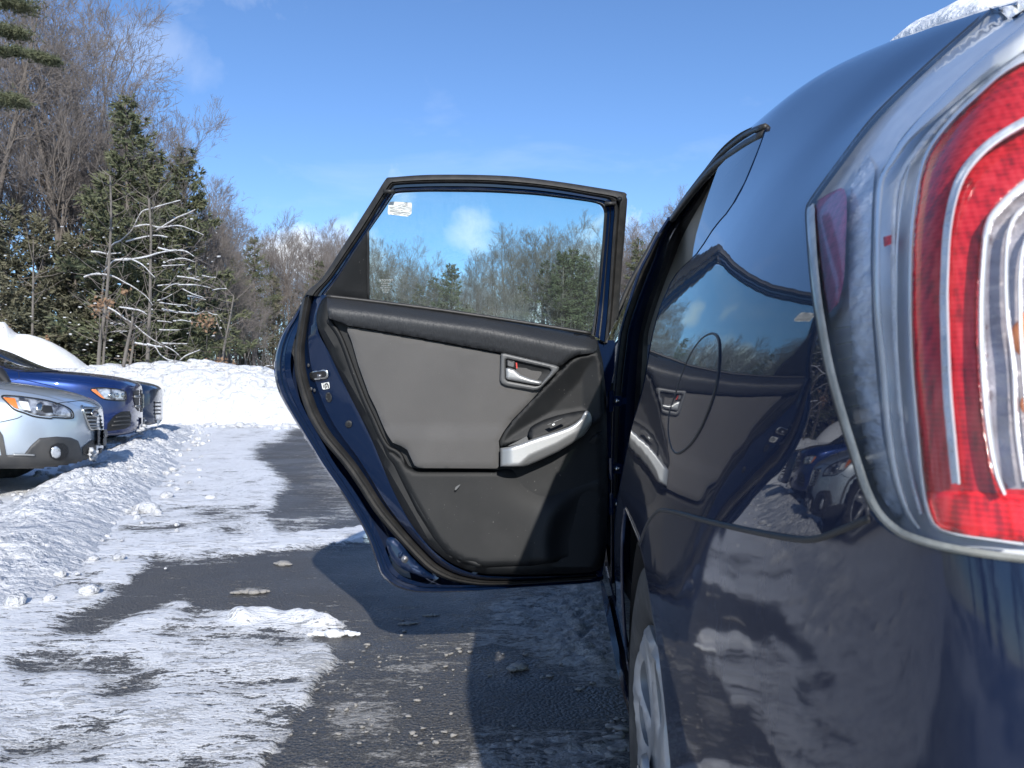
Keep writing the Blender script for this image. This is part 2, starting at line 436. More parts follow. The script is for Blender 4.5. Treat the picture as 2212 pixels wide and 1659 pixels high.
# ------------------------------------------------------------------ snow, ground
def snow_mat(name, col=(.90, .91, .92), bs=9.0, bstr=.6, dist=.05, dirt=.0, fine=70):
    m = bpy.data.materials.new(name); m.use_nodes = True; n = m.node_tree
    b = n.nodes['Principled BSDF']; b.inputs['Roughness'].default_value = .62; b.inputs['Specular IOR Level'].default_value = .35
    b.inputs['Base Color'].default_value = (*col, 1)
    t = N(n, 'ShaderNodeTexCoord')
    z = N(n, 'ShaderNodeTexNoise'); z.inputs['Scale'].default_value = bs; z.inputs['Detail'].default_value = 8; z.inputs['Roughness'].default_value = .62
    z2 = N(n, 'ShaderNodeTexNoise'); z2.inputs['Scale'].default_value = fine; z2.inputs['Detail'].default_value = 4
    L(n, t.outputs['Object'], z.inputs['Vector']); L(n, t.outputs['Object'], z2.inputs['Vector'])
    hh = MATH(n, 'MULTIPLY_ADD', z2.outputs['Fac'], .16, z.outputs['Fac'])
    bp = N(n, 'ShaderNodeBump'); bp.inputs['Strength'].default_value = bstr; bp.inputs['Distance'].default_value = dist
    L(n, hh, bp.inputs['Height']); L(n, bp.outputs[0], b.inputs['Normal'])
    z3 = N(n, 'ShaderNodeTexNoise'); z3.inputs['Scale'].default_value = 3.3; z3.inputs['Detail'].default_value = 9; z3.inputs['Roughness'].default_value = .7
    L(n, t.outputs['Object'], z3.inputs['Vector'])
    f = RAMP(n, z3.outputs['Fac'], [(.45, 0.0), (.85, 1.0)])
    mx = N(n, 'ShaderNodeMix', data_type='RGBA'); L(n, MATH(n, 'MULTIPLY', f, dirt), mx.inputs[0])
    mx.inputs[6].default_value = (*col, 1); mx.inputs[7].default_value = (.42, .39, .36, 1)
    L(n, mx.outputs[2], b.inputs['Base Color'])
    return m
M['snow'] = snow_mat('packed_snow', dirt=.25)
M['snow_bank'] = snow_mat('ploughed_snow', (.70, .71, .73), 3.5, 1.0, .20, dirt=.18, fine=30)
M['slush'] = snow_mat('grey_slush', (.27, .26, .245), 30, .5, .02, dirt=.6)

def ground_mat():
    m = bpy.data.materials.new('snowy_asphalt'); m.use_nodes = True; n = m.node_tree
    b = n.nodes['Principled BSDF']; o = n.nodes['Material Output']
    t = N(n, 'ShaderNodeTexCoord'); at = N(n, 'ShaderNodeAttribute', attribute_name='snow'); aw = N(n, 'ShaderNodeAttribute', attribute_name='slush')
    def noise(sc, det=6, rg=.6, scl=None):
        z = N(n, 'ShaderNodeTexNoise'); z.inputs['Scale'].default_value = sc; z.inputs['Detail'].default_value = det; z.inputs['Roughness'].default_value = rg
        if scl:
            mp = N(n, 'ShaderNodeMapping'); mp.inputs['Scale'].default_value = scl; L(n, t.outputs['Object'], mp.inputs['Vector']); L(n, mp.outputs[0], z.inputs['Vector'])
        else: L(n, t.outputs['Object'], z.inputs['Vector'])
        return z.outputs['Fac']
    # asphalt aggregate
    vor = N(n, 'ShaderNodeTexVoronoi'); vor.inputs['Scale'].default_value = 105; L(n, t.outputs['Object'], vor.inputs['Vector'])
    agg = RAMP(n, noise(190, 3), [(.42, 0.0), (.60, 1.0)])
    a1 = N(n, 'ShaderNodeMix', data_type='RGBA'); L(n, agg, a1.inputs[0]); a1.inputs[6].default_value = (.048, .049, .052, 1); a1.inputs[7].default_value = (.115, .112, .108, 1)
    wear = RAMP(n, noise(1.3, 7), [(.35, 0.0), (.7, 1.0)])
    a2 = N(n, 'ShaderNodeMix', data_type='RGBA'); L(n, MATH(n, 'MULTIPLY', wear, .45), a2.inputs[0]); L(n, a1.outputs[2], a2.inputs[6]); a2.inputs[7].default_value = (.13, .124, .115, 1)
    # salt specks and thin slush film
    spk = RAMP(n, noise(95, 2), [(.665, 0.0), (.70, 1.0)])
    a3 = N(n, 'ShaderNodeMix', data_type='RGBA'); L(n, MATH(n, 'MULTIPLY', spk, .55), a3.inputs[0]); L(n, a2.outputs[2], a3.inputs[6]); a3.inputs[7].default_value = (.30, .27, .24, 1)
    n1 = noise(6, 9, .68, (1, 3.0, 1)); n2 = noise(40, 6, .7, (1, 2.2, 1)); n3 = noise(150, 3, .6)
    edge = MATH(n, 'ADD', MATH(n, 'MULTIPLY', n1, .50), MATH(n, 'ADD', MATH(n, 'MULTIPLY', n2, .36), MATH(n, 'MULTIPLY', n3, .14)))
    # n = 0.5 +- .1 ; snow where attr + (edge-.5)*k > .5
    def cover(attr, k, soft):
        q = MATH(n, 'ADD', attr, MATH(n, 'MULTIPLY', MATH(n, 'SUBTRACT', edge, .5), k))
        return MATH(n, 'MULTIPLY_ADD', q, soft, .5 - .5 * soft, clamp=True)
    sn = cover(at.outputs['Fac'], 4.2, 6.0)
    sl_ = cover(aw.outputs['Fac'], 4.0, 5.0)
    scol = RAMP(n, noise(2.6, 9, .7), [(.36, (.90, .905, .915)), (.62, (.95, .955, .96))])
    dirty = RAMP(n, noise(26, 7, .7), [(.45, 0.0), (.72, 1.0)])
    thin = MATH(n, 'MULTIPLY_ADD', at.outputs['Fac'], -2.2, 2.1, clamp=True)
    s2 = N(n, 'ShaderNodeMix', data_type='RGBA'); L(n, MATH(n, 'MULTIPLY', dirty, MATH(n, 'MULTIPLY', thin, .30)), s2.inputs[0]); L(n, scol, s2.inputs[6]); s2.inputs[7].default_value = (.40, .38, .36, 1)
    m1 = N(n, 'ShaderNodeMix', data_type='RGBA'); L(n, MATH(n, 'MULTIPLY', sl_, .85), m1.inputs[0]); L(n, a3.outputs[2], m1.inputs[6])
    slc = RAMP(n, noise(34, 8, .7), [(.35, (.26, .245, .225)), (.66, (.66, .64, .61))]); L(n, slc, m1.inputs[7])
    m2 = N(n, 'ShaderNodeMix', data_type='RGBA'); L(n, sn, m2.inputs[0]); L(n, m1.outputs[2], m2.inputs[6]); L(n, s2.outputs[2], m2.inputs[7])
    L(n, m2.outputs[2], b.inputs['Base Color'])
    wet = RAMP(n, noise(.9, 5), [(.40, .38), (.60, .70)])
    rr = MATH(n, 'MAXIMUM', wet, MATH(n, 'MAXIMUM', MATH(n, 'MULTIPLY', sn, .65), MATH(n, 'MULTIPLY', sl_, .45)))
    L(n, rr, b.inputs['Roughness']); b.inputs['Specular IOR Level'].default_value = .5
    hs = MATH(n, 'MULTIPLY', sn, MATH(n, 'MULTIPLY_ADD', n1, .6, MATH(n, 'MULTIPLY_ADD', n2, .5, .4)))
    ha = MATH(n, 'MULTIPLY', MATH(n, 'SUBTRACT', 1.0, sn), MATH(n, 'MULTIPLY', MATH(n, 'SUBTRACT', 1.0, vor.outputs['Distance']), .22))
    hl = MATH(n, 'MULTIPLY', sl_, MATH(n, 'MULTIPLY_ADD', n2, .8, .1))
    bp = N(n, 'ShaderNodeBump'); bp.inputs['Strength'].default_value = 1.0; bp.inputs['Distance'].default_value = .026
    L(n, MATH(n, 'ADD', hs, MATH(n, 'ADD', ha, hl)), bp.inputs['Height']); L(n, bp.outputs[0], b.inputs['Normal'])
    return m
GM = ground_mat()

# cover fields, drawn where the snow lies and carried to the ground they lie on
CS = 4.0; U0, V0 = -200.0, 842.0; NU, NV = 420, 220
uu, vv = np.meshgrid(U0 + (np.arange(NU) + .5) * CS, V0 + (np.arange(NV) + .5) * CS)
pp = np.stack([uu.ravel(), vv.ravel()], 1)
def paint(A, poly, val, soft=0):
    mk = inside(pp, poly).reshape(A.shape).astype(float)
    if soft:
        for _ in range(2):
            k = np.ones(int(soft)) / int(soft)
            mk = np.apply_along_axis(lambda r: np.convolve(r, k, 'same'), 1, mk)
            mk = np.apply_along_axis(lambda r: np.convolve(r, k, 'same'), 0, mk)
    return A * (1 - mk) + val * mk
S = np.full(uu.shape, .85)
A1 = [(604, 915), (640, 932), (600, 952), (535, 972), (568, 992), (600, 1021), (630, 1045), (586, 1073), (600, 1098), (564, 1117), (612, 1128), (586, 1150), (640, 1168), (800, 1160), (1300, 1150), (1480, 1100), (1480, 905)]
A2 = [(335, 1206), (402, 1212), (476, 1208), (549, 1192), (659, 1177), (784, 1163), (1000, 1150), (1480, 1140), (1480, 1700), (548, 1700), (570, 1640), (600, 1590), (650, 1540), (670, 1500), (690, 1470), (700, 1440), (728, 1420), (705, 1390), (640, 1385), (545, 1362), (470, 1345), (395, 1290), (355, 1298), (286, 1330), (190, 1360), (105, 1362), (178, 1318), (262, 1280), (290, 1240)]
S = paint(S, A1, .04, 6)
S = paint(S, A2, .04, 8)
S = paint(S, [(585, 1154), (700, 1141), (780, 1130), (1300, 1100), (1300, 1140), (784, 1163), (659, 1177), (549, 1192), (480, 1200)], .92, 2)       # white ridge across the asphalt
S = paint(S, [(585, 1120), (640, 1118), (760, 1090), (770, 1130), (600, 1155)], .42, 3)
S = paint(S, [(690, 985), (720, 970), (760, 1010), (740, 1030), (700, 1020)], .55, 3)
S = paint(S, [(650, 935), (690, 925), (700, 955), (660, 950)], .85, 2)
S = paint(S, [(330, 1370), (400, 1300), (470, 1310), (560, 1330), (700, 1350), (640, 1420), (420, 1400)], .62, 4)
S = paint(S, [(463, 1330), (540, 1318), (640, 1322), (700, 1332), (748, 1343), (735, 1358), (640, 1364), (520, 1358)], 1.15, 4)                       # thick patch
for q, val in [([(190, 1440), (260, 1425), (355, 1440), (350, 1490), (290, 1530), (190, 1530)], .26), ([(457, 1500), (520, 1488), (565, 1500), (555, 1530), (480, 1545)], .30),
               ([(30, 1420), (140, 1400), (230, 1395), (240, 1440), (120, 1470), (20, 1480)], .55), ([(120, 1560), (260, 1545), (300, 1600), (180, 1659), (0, 1659), (0, 1620)], .50),
               ([(560, 1355), (650, 1365), (700, 1400), (600, 1400), (540, 1380)], .36), ([(0, 1540), (120, 1520), (260, 1560), (60, 1610), (0, 1610)], .60),
               ([(330, 1395), (560, 1410), (660, 1470), (620, 1600), (480, 1690), (250, 1690), (300, 1600), (440, 1560), (380, 1480)], .70),
               ([(270, 1120), (420, 1095), (560, 1090), (580, 1112), (420, 1140), (300, 1160)], .56), ([(470, 915), (560, 918), (600, 925), (560, 935), (480, 932)], .45),
               ([(440, 1150), (520, 1140), (580, 1148), (540, 1160)], .40), ([(350, 1000), (400, 998), (400, 1012), (355, 1010)], .5), ([(80, 1215), (200, 1215), (220, 1260), (60, 1300), (0, 1290)], .66)]:
    S = paint(S, q, val + (.12 if val < .4 else 0), 9)
W = np.full(uu.shape, .20)
W = paint(W, A2, .20, 3)
for q, val in [([(1080, 1285), (1310, 1255), (1345, 1450), (1240, 1455), (1140, 1400), (960, 1395), (1000, 1370)], .74), ([(1200, 1270), (1320, 1255), (1350, 1460), (1240, 1440)], 1.0),
               ([(690, 1500), (850, 1480), (880, 1560), (860, 1600), (700, 1610)], .60), ([(640, 1440), (730, 1430), (700, 1500), (650, 1490)], .60), ([(900, 1570), (990, 1570), (950, 1620), (890, 1615)], .56),
               ([(1000, 1600), (1360, 1560), (1370, 1680), (1000, 1700)], .60), ([(1000, 1540), (1080, 1530), (1070, 1600), (1010, 1590)], .52), ([(650, 1620), (900, 1610), (1000, 1659), (640, 1659)], .50),
               ([(780, 1430), (960, 1380), (1000, 1470), (850, 1490)], .40), ([(510, 1270), (590, 1265), (560, 1300), (500, 1300)], .55), ([(660, 965), (760, 960), (780, 1100), (660, 1100)], .42)]:
    W = paint(W, q, val + .08, 16)
def field(A, X, Y):
    v = CZ * F / np.maximum(Y, .5) + HV; u = X / np.maximum(Y, .5) * F + CU
    i = np.clip(((v - V0) / CS - .5), 0, NV - 1.001); j = np.clip(((u - U0) / CS - .5), 0, NU - 1.001)
    i0 = i.astype(int); j0 = j.astype(int); fi = i - i0; fj = j - j0
    return (A[i0, j0] * (1 - fj) + A[i0, j0 + 1] * fj) * (1 - fi) + (A[i0 + 1, j0] * (1 - fj) + A[i0 + 1, j0 + 1] * fj) * fi
vs_rows = list(np.arange(846, 905, 1.5)) + list(np.arange(905, 1760, 2.6))
Ys = [CZ * F / (v - HV) for v in vs_rows]
Ys = [380.0] + Ys + [1.3, 1.0, .6, 0, -.7, -1.5, -2.6, -4, -7, -12, -25, -60, -150, -300]
cols_u = np.r_[np.linspace(-9000, -1500, 14), np.linspace(-1300, -250, 40), np.arange(-240, 1500, 3.4), np.linspace(1530, 2500, 24), np.linspace(2900, 10000, 12)]
YY = np.repeat(np.array(Ys)[:, None], len(cols_u), 1)
WW = np.where(YY > 1.55, YY, 1.55 + (1.55 - YY) * .25)
XX = (cols_u[None, :] - CU) / F * WW
XX = XX
sn = field(S, XX, YY); slh = field(W, XX, YY)
far = (XX > 1.6) | (YY < 1.5)
big = fbm(XX * .45 + 9, YY * .45, 4, 3)
sn = np.where(far, np.clip(.2 + (big - .42) * 4.5, .05, .95), sn)
slh = np.where(far, .5, slh)
sn = np.where(YY > 21, .95, sn)
lo = fbm(XX * 2.1, YY * 3.6, 5, 11) - .5; hi = fbm(XX * 11, YY * 17, 4, 5) - .5
lo2 = fbm(XX * 5.2, YY * 8.5, 5, 17) - .5
sn2 = sn + lo2 * .5 * (1 - np.abs(sn - .5) * .9) + lo * .75 * (1 - np.abs(sn - .5) * .9) + hi * .12
thick = np.clip(sn2 - .45, 0, 1)
# tyre tread lanes pressed in the packed snow
lane = np.exp(-((XX + .27 * YY + .35 + .0 * YY) / .13) ** 2) * (YY > 4) * (YY < 14)
ZZ = .030 * thick ** .7 + .022 * thick * (fbm(XX * 5, YY * 7, 4, 21) - .5) + np.clip(slh + lo * .9 - .48, 0, .5) * .060 * (.3 + .9 * worley(XX * 16, YY * 20, 8)) * (fbm(XX * 25, YY * 25, 3, 8))
ZZ = ZZ + np.clip(sn - .95, 0, .3) * .16 * (.6 + .8 * fbm(XX * 14, YY * 14, 3, 4))
ZZ -= lane * .012 * (np.sin(YY * 42 + np.sin(XX * 30)) > 0) * thick
ZZ[YY > 60] = 0
nr, nc = XX.shape
V = np.stack([XX, YY, ZZ], -1).reshape(-1, 3)
idx = np.arange(nr * nc).reshape(nr, nc)
Fq = np.stack([idx[:-1, :-1], idx[:-1, 1:], idx[1:, 1:], idx[1:, :-1]], -1).reshape(-1, 4)[:, ::-1]
me = bpy.data.meshes.new('ground'); me.vertices.add(len(V)); me.vertices.foreach_set('co', V.ravel())
me.loops.add(Fq.size); me.loops.foreach_set('vertex_index', Fq.ravel().astype(np.int32))
me.polygons.add(len(Fq)); me.polygons.foreach_set('loop_start', np.arange(0, Fq.size, 4, dtype=np.int32)); me.polygons.foreach_set('loop_total', np.full(len(Fq), 4, np.int32))
me.update(calc_edges=True); me.polygons.foreach_set('use_smooth', [True] * len(Fq))
for nm, A in (('snow', sn2), ('slush', slh + lo * .35)):
    a = me.attributes.new(nm, 'FLOAT', 'POINT'); a.data.foreach_set('value', A.ravel().astype(np.float32))
# face normals should point up
if me.polygons[len(Fq) // 2].normal.z < 0: me.flip_normals()
me.materials.append(GM)
ground = bpy.data.objects.new('ground', me); COL.objects.link(ground)
tag(ground, kind='structure', label='dark wet asphalt of the car park under patches of packed snow and slush')

def hfield(name, fn, u_n, v_n, mat, kind='structure', label=None):
    """fn(a,b)->XYZ arrays for a,b in 0..1"""
    a, b = np.meshgrid(np.linspace(0, 1, u_n), np.linspace(0, 1, v_n))
    X, Y, Z = fn(a, b)
    V = np.stack([X, Y, Z], -1).reshape(-1, 3); idx = np.arange(u_n * v_n).reshape(v_n, u_n)
    Fq = np.stack([idx[:-1, :-1], idx[:-1, 1:], idx[1:, 1:], idx[1:, :-1]], -1).reshape(-1, 4)
    o = link(name, V.tolist(), Fq.tolist(), mat)
    nz_ = np.array([p.normal.z for p in o.data.polygons[:200]])
    if nz_.sum() < 0: o.data.flip_normals()
    tag(o, label=label, kind=kind); return o
def clods(x, y, seed, sc=1.0):
    return worley(x * sc, y * sc, seed) * .52 + worley(x * sc * 2.1, y * sc * 2.1, seed + 3) * .30 + worley(x * sc * 4.7, y * sc * 4.7, seed + 6) * .18
# ploughed bank across the far end of the car park
bt_u = np.array([-400, 60, 140, 235, 317, 387, 454, 520, 558, 603, 700, 800, 1000, 1300, 1700])
bt_v = np.array([800, 798, 790, 787, 781, 780, 794, 795, 810, 829, 838, 850, 858, 860, 860]) - 1.0
def bank(a, b):
    u = -500 + 2300 * a; Y0 = 17.6 + .8 * fbm(a * 9, a * 0, 3, 2) + np.where(u > 600, (u - 600) * .004, 0); Yt = Y0 + 1.7
    zt = CZ - (np.interp(u, bt_u, bt_v) - HV) / F * Yt
    X = (u - CU) / F * Y0
    f = np.clip(b / .55, 0, 1); g = np.clip((b - .55) / .45, 0, 1)
    Y = Y0 + 1.7 * f ** 1.15 + 3.2 * g
    Z = zt * np.sin(f * math.pi / 2) ** .8 * (1 - .35 * g * g) - .02
    c = clods(X * 1.0, Z * 1.5 + Y * .6, 5, 2.2) - .5
    grooves = np.sin(X * 5.2 + 2.5 * fbm(X * .7, Z, 3, 7) * 3 + Z * 1.6) * .05
    env = np.sin(np.clip(f, .0, 1) * math.pi / 2)
    Y = Y - (c * .42 + grooves) * env; Z = Z + (c * .12 + .05 * (vnoise(X * 3.1, Y * 3, 9) - .5)) * env
    X = X + (Yt - Y0) * 0
    return X, Y, Z
hfield('snow_bank', bank, 620, 120, M['snow_bank'], label='high ploughed bank of white snow across the end of the car park')
def hill(a, b):
    u = -900 + 1130 * a; Y0 = 18.4 + 0 * a; Yt = 21.4
    vt = np.interp(u, [-900, -300, -60, 0, 10, 20, 35, 60, 85, 110, 140, 160, 185, 230], [600, 640, 690, 697, 697, 707, 722, 724, 731, 740, 757, 770, 789, 818])
    zt = CZ - (vt - HV) / F * Yt
    X = (u - CU) / F * (Y0 + 2)
    f = np.clip(b / .7, 0, 1); g = np.clip((b - .7) / .3, 0, 1)
    Y = Y0 + 3 * f + 3 * g; X = (u - CU) / F * Y
    Z = zt * (1 - (1 - f) ** 1.6) - .4 * g + .06 * fbm(X * 1.2, Y, 4, 3) - .1 * (1 - f)
    return X, Y, Z
hfield('snow_hill', hill, 160, 60, M['snow'], label='smooth snow covered slope rising behind the parked cars')
# ploughed windrow in front of the parked cars
def berm(a, b):
    s = a * 15.2 - 1.6
    r = np.array([-.354, .936]); h = np.array([.936, .354])
    cx, cy = -2.62 + r[0] * s, 3.95 + r[1] * s
    wd = .31 * (.85 + .5 * fbm(s * 1.3, s * 0, 3, 4)); t = (b - .5) * 2
    off = t * wd * 1.5 + .12 * (fbm(s * .8, s * 0 + 5, 3, 6) - .5)
    X = cx + h[0] * off; Y = cy + h[1] * off
    prof = np.clip(1 - np.abs(t) ** 1.7, 0, 1) ** .9
    ht = .125 * (.55 + .9 * fbm(s * 1.1 + 7, s * 0, 3, 8)) * np.where(s > 12.5, np.clip((14.2 - s) / 1.7, 0, 1), np.clip((s + 1.3) / 1.3, 0, 1))
    big = fbm(X * 1.6, Y * 1.6, 3, 55); c = clods(X, Y, 12, 3.1); c2 = clods(X, Y, 31, 9) * np.clip((big - .35) * 4, .15, 1.1)
    Z = prof * (ht * (.55 + .60 * c) + .05 * c2 * np.clip((s + 1.5) / 1.0, 0, 1)) + .035 * c2 * np.clip(1.0 - np.abs(t), 0, 1) * np.clip((s + 1.4) / 1.0, 0, 1) - .012 - .03 * np.clip(-s - .6, 0, 1)
    return X, Y, Z
hfield('snow_windrow', berm, 900, 84, M['snow_bank'], label='low lumpy windrow of ploughed snow running past the noses of the parked cars')
rs = random.Random(5)
mb = MB()
for k in range(420):
    s = rs.uniform(-1.3, 13.5); o_ = rs.choice((-1, 1)) * rs.uniform(.18, .75) * rs.uniform(.5, 1.2)
    x = -2.62 - .354 * s + .936 * o_; y = 3.95 + .936 * s + .354 * o_; r = rs.uniform(.012, .055) * rs.uniform(.5, 1.2)
    mb.ball((x, y, r * .35 + .015), r, rs, (1, rs.uniform(.7, 1.2), rs.uniform(.5, .8)), 7, 5, .16)
for (u, v, r) in [(20, 1225, .16), (60, 1205, .11), (120, 1178, .13), (315, 1108, .10), (455, 1080, .05), (385, 1030, .05), (215, 1140, .07), (15, 1165, .10)]:
    p = G(u, v); mb.ball((p.x, p.y, r * .3), r * .8, rs, (1.2, .9, .6), 12, 9, .07)
for k in range(260):
    u = rs.uniform(330, 1400); yy = 17.7 - abs(rs.gauss(0, .55)); r = rs.uniform(.02, .10); mb.ball(((u - CU) / F * yy, yy, r * .3), r, rs, (rs.uniform(.9, 1.8), 1, rs.uniform(.4, .8)), 7, 5, .25)
o = mb.build('snow_clods', M['snow_bank']); tag(o, label='loose white snow clods scattered along both sides of the windrow', kind='stuff')
# slush crumbs on the asphalt beside the open car
mb = MB()
spots = [((1000, 1400), (330, 90), 70, .008), ((1230, 1330), (110, 110), 110, .009), ((800, 1560), (160, 70), 40, .007), ((940, 1600), (80, 50), 25, .007), ((1180, 1620), (190, 50), 70, .008), ((560, 1450), (180, 150), 60, .006),
         ((1330, 1590), (34, 60), 40, .013), ((680, 1470), (60, 60), 25, .007), ((250, 1560), (240, 110), 60, .006), ((900, 1440), (200, 60), 70, .006), ((480, 1390), (160, 40), 60, .007)]
for (cu, cv), (su, sv), cnt, r0 in spots:
    for k in range(int(cnt * 1.1)):
        u = cu + rs.gauss(0, .5) * su; v = cv + rs.gauss(0, .5) * sv
        if v < 1270 or (u > 1330 + (v - 1250) * .1): continue
        p = G(u, v); r = r0 * (.16 + .95 * rs.random() ** 3.2)
        mb.ball((p.x, p.y, r * .3 + .002), r, rs, (rs.uniform(.8, 1.8), rs.uniform(.6, 1.2), rs.uniform(.35, .7)), 7, 5, .38)
o = mb.build('slush_crumbs', M['slush']); tag(o, label='small grey slush crumbs scattered over the asphalt around the open door', kind='stuff')
def chunk(name, u, v, L_, W_, H_, seed, label, mat='slush', rot=0.0):
    r = random.Random(seed); b = MB(); p = G(u, v)
    for k in range(9):
        t = (k / 8 - .5) * 2; rad = W_ * .5 * (1 - .55 * abs(t)) * r.uniform(.75, 1.2)
        c = Vector((t * L_ * .42, r.uniform(-.2, .2) * W_, H_ * .3)); c = Matrix.Rotation(rot, 3, 'Z') @ c
        b.ball((p.x + c.x, p.y + c.y, c.z), rad, r, (1.25, .9, H_ / W_ * .9), 9, 6, .18)
    o = b.build(name, M[mat], loc=(p.x, p.y, 0)); tag(o, label=label, cat='slush lump'); return o
chunk('slush_lump', 882, 1349, .085, .02, .014, 1, 'thin elongated grey slush sliver lying alone on bluish shaded asphalt under the open door', rot=.3)
chunk('slush_lump', 932, 1331, .07, .016, .012, 2, 'smaller grey slush sliver just right of and beyond the lone elongated one', rot=.1)
chunk('slush_lump', 540, 1283, .17, .05, .03, 3, 'flat tan slush lump left of the open door on bare asphalt', rot=.2)
chunk('slush_lump', 613, 1221, .10, .05, .03, 4, 'tan slush lump beyond the others on asphalt left of the open door', rot=-.3)
chunk('slush_lump', 1120, 1447, .07, .04, .028, 5, 'pale rounded slush lump in the shade near the car sill', rot=.5)
chunk('snow_lump', 722, 1374, .20, .045, .03, 7, 'crumbly white snow ridge at the right tip of the thick snow patch', 'snow', rot=.05)
# ------------------------------------------------------------------ the dark blue hatchback, body surface
CAR = thing('parked_hatchback', 'dark navy blue hatchback seen from its tail light with rear door wide open', 'car', (1.1, 2.4, 0))
# columns: (Z, c) with c = distance in from the widest plane; rows along the car
TAB = {  # Y: profile
    .24: [(.24, .20), (.34, .170), (.46, .155), (.60, .150), (.74, .150), (.86, .158), (.96, .185), (1.05, .24), (1.10, .32), (1.14, .44), (1.17, .62), (1.18, 1.0)],
    .45: [(.22, .17), (.32, .145), (.45, .128), (.60, .122), (.76, .128), (.88, .148), (.98, .185), (1.07, .245), (1.14, .33), (1.20, .45), (1.24, .62), (1.26, 1.0)],
    .69: [(.20, .165), (.30, .138), (.44, .118), (.60, .113), (.78, .122), (.91, .147), (1.015, .195), (1.11, .270), (1.19, .370), (1.245, .49), (1.28, .65), (1.30, 1.0)],
    .90: [(.20, .165), (.30, .138), (.44, .116), (.60, .111), (.79, .121), (.93, .150), (1.05, .205), (1.165, .283), (1.262, .375), (1.325, .485), (1.362, .64), (1.38, 1.0)],
    1.25: [(.20, .168), (.30, .140), (.44, .117), (.60, .112), (.79, .121), (.94, .150), (1.06, .200), (1.20, .275), (1.345, .362), (1.418, .455), (1.453, .62), (1.465, 1.0)],
    1.70: [(.20, .172), (.30, .143), (.44, .122), (.60, .117), (.79, .123), (.94, .148), (1.06, .190), (1.22, .262), (1.395, .345), (1.455, .44), (1.485, .62), (1.495, 1.0)],
    2.30: [(.20, .175), (.30, .148), (.44, .130), (.60, .125), (.78, .128), (.93, .150), (1.06, .190), (1.23, .260), (1.405, .338), (1.46, .43), (1.485, .62), (1.495, 1.0)],
    3.00: [(.20, .175), (.30, .148), (.44, .130), (.60, .125), (.77, .128), (.92, .150), (1.04, .185), (1.20, .255), (1.36, .335), (1.41, .43), (1.43, .62), (1.44, 1.0)],
    3.60: [(.20, .175), (.30, .148), (.44, .128), (.60, .120), (.76, .125), (.90, .148), (.99, .180), (1.08, .240), (1.17, .320), (1.21, .42), (1.23, .62), (1.24, 1.0)],
    4.20: [(.20, .19), (.30, .158), (.44, .135), (.60, .130), (.74, .138), (.83, .165), (.88, .22), (.92, .30), (.95, .40), (.97, .50), (.98, .66), (.985, 1.0)],
    4.65: [(.20, .36), (.30, .34), (.44, .32), (.58, .31), (.66, .33), (.72, .37), (.75, .43), (.78, .50), (.80, .58), (.81, .66), (.82, .78), (.83, 1.0)],
}
KY = sorted(TAB)
def prof(Y):
    Y = min(max(Y, KY[0]), KY[-1])
    for a, b in zip(KY, KY[1:]):
        if Y <= b: break
    t = (Y - a) / (b - a)
    return [(p[0] * (1 - t) + q[0] * t, p[1] * (1 - t) + q[1] * t) for p, q in zip(TAB[a], TAB[b])]
STN = [(.245, .88), (.245, .70), (.246, .50), (.248, .34), (.253, .225), (.262, .15), (.275, .098), (.292, .060), (.308, .032), (.322, .012), (.338, .002), (.37, .0), (.42, .0), (.47, .0)] + \
      [(y, 0) for y in (.54, .62, .72, .84, .97, 1.11, 1.27, 1.45, 1.65, 1.9, 2.2, 2.5, 2.8, 3.1, 3.4, 3.7, 4.0, 4.3, 4.6)]
AX = .06
def ctrl():
    rows = []
    for Y, add in STN:
        pr = prof(Y); row = []
        for j, (z, c) in enumerate(pr):
            sh = (0, 0, 0, .008, .025, .055, .085, .10, .10, .10, .10, .10)[j] * max(0, min(1, (.80 - Y) / .5))
            lo_ = (1, 1, 1, 1, .9, .6, .3, .1, 0, 0, 0, 0)[j] * .05 * max(0, (.95 - Y) / .6) ** 1.6
            wv = max(0, min(1, (1.05 - Y) / .3)) * (.03, .022, .004, -.009, .003, 0, 0, 0, 0, 0, 0, 0)[j]
            row.append((AX * Y + min(1.0, c + add + lo_ + wv), Y + sh, z))
        rows.append(row)
    return np.array(rows)
CT = ctrl(); NI, NJ = CT.shape[:2]
def bs(t): return np.array([(1 - t) ** 3, 3 * t ** 3 - 6 * t * t + 4, -3 * t ** 3 + 3 * t * t + 3 * t + 1, t ** 3]) / 6
def SURF(s, t):
    """cubic B-spline surface; s along the car (0 tail), t up the side (0 sill .. 11 roof centre)"""
    s = np.clip(np.atleast_1d(np.array(s, float)), 0, NI - 1 - 1e-6); t = np.clip(np.atleast_1d(np.array(t, float)), 0, NJ - 1 - 1e-6)
    i = s.astype(int); j = t.astype(int); bi = bs(s - i); bj = bs(t - j); out = np.zeros((len(s), 3))
    for a in range(4):
        ia = np.clip(i + a - 1, 0, NI - 1)
        for b in range(4):
            jb = np.clip(j + b - 1, 0, NJ - 1)
            out += (bi[a] * bj[b])[:, None] * CT[ia, jb]
    return out
def SNRM(s, t):
    s = np.atleast_1d(s); t = np.atleast_1d(t)
    e = .02
    a = SURF(s + e, t) - SURF(s - e, t); b = SURF(s, t + e) - SURF(s, t - e)
    n = np.cross(b, a); n /= np.linalg.norm(n, axis=1)[:, None] + 1e-12
    flip = n[:, 0] > .0
    # outward: away from car axis
    c = SURF(s, t); ax = np.stack([AX * c[:, 1] + 1.0, np.maximum(c[:, 1], .9), np.full(len(s), .8)], 1)
    d = np.einsum('ij,ij->i', n, c - ax)
    n[d < 0] *= -1
    return n
gs, gt = np.meshgrid(np.linspace(0, NI - 1, 281), np.linspace(0, NJ - 1, 145))
gp = SURF(gs.ravel(), gt.ravel()); gi = np.arange(gs.size).reshape(gs.shape)
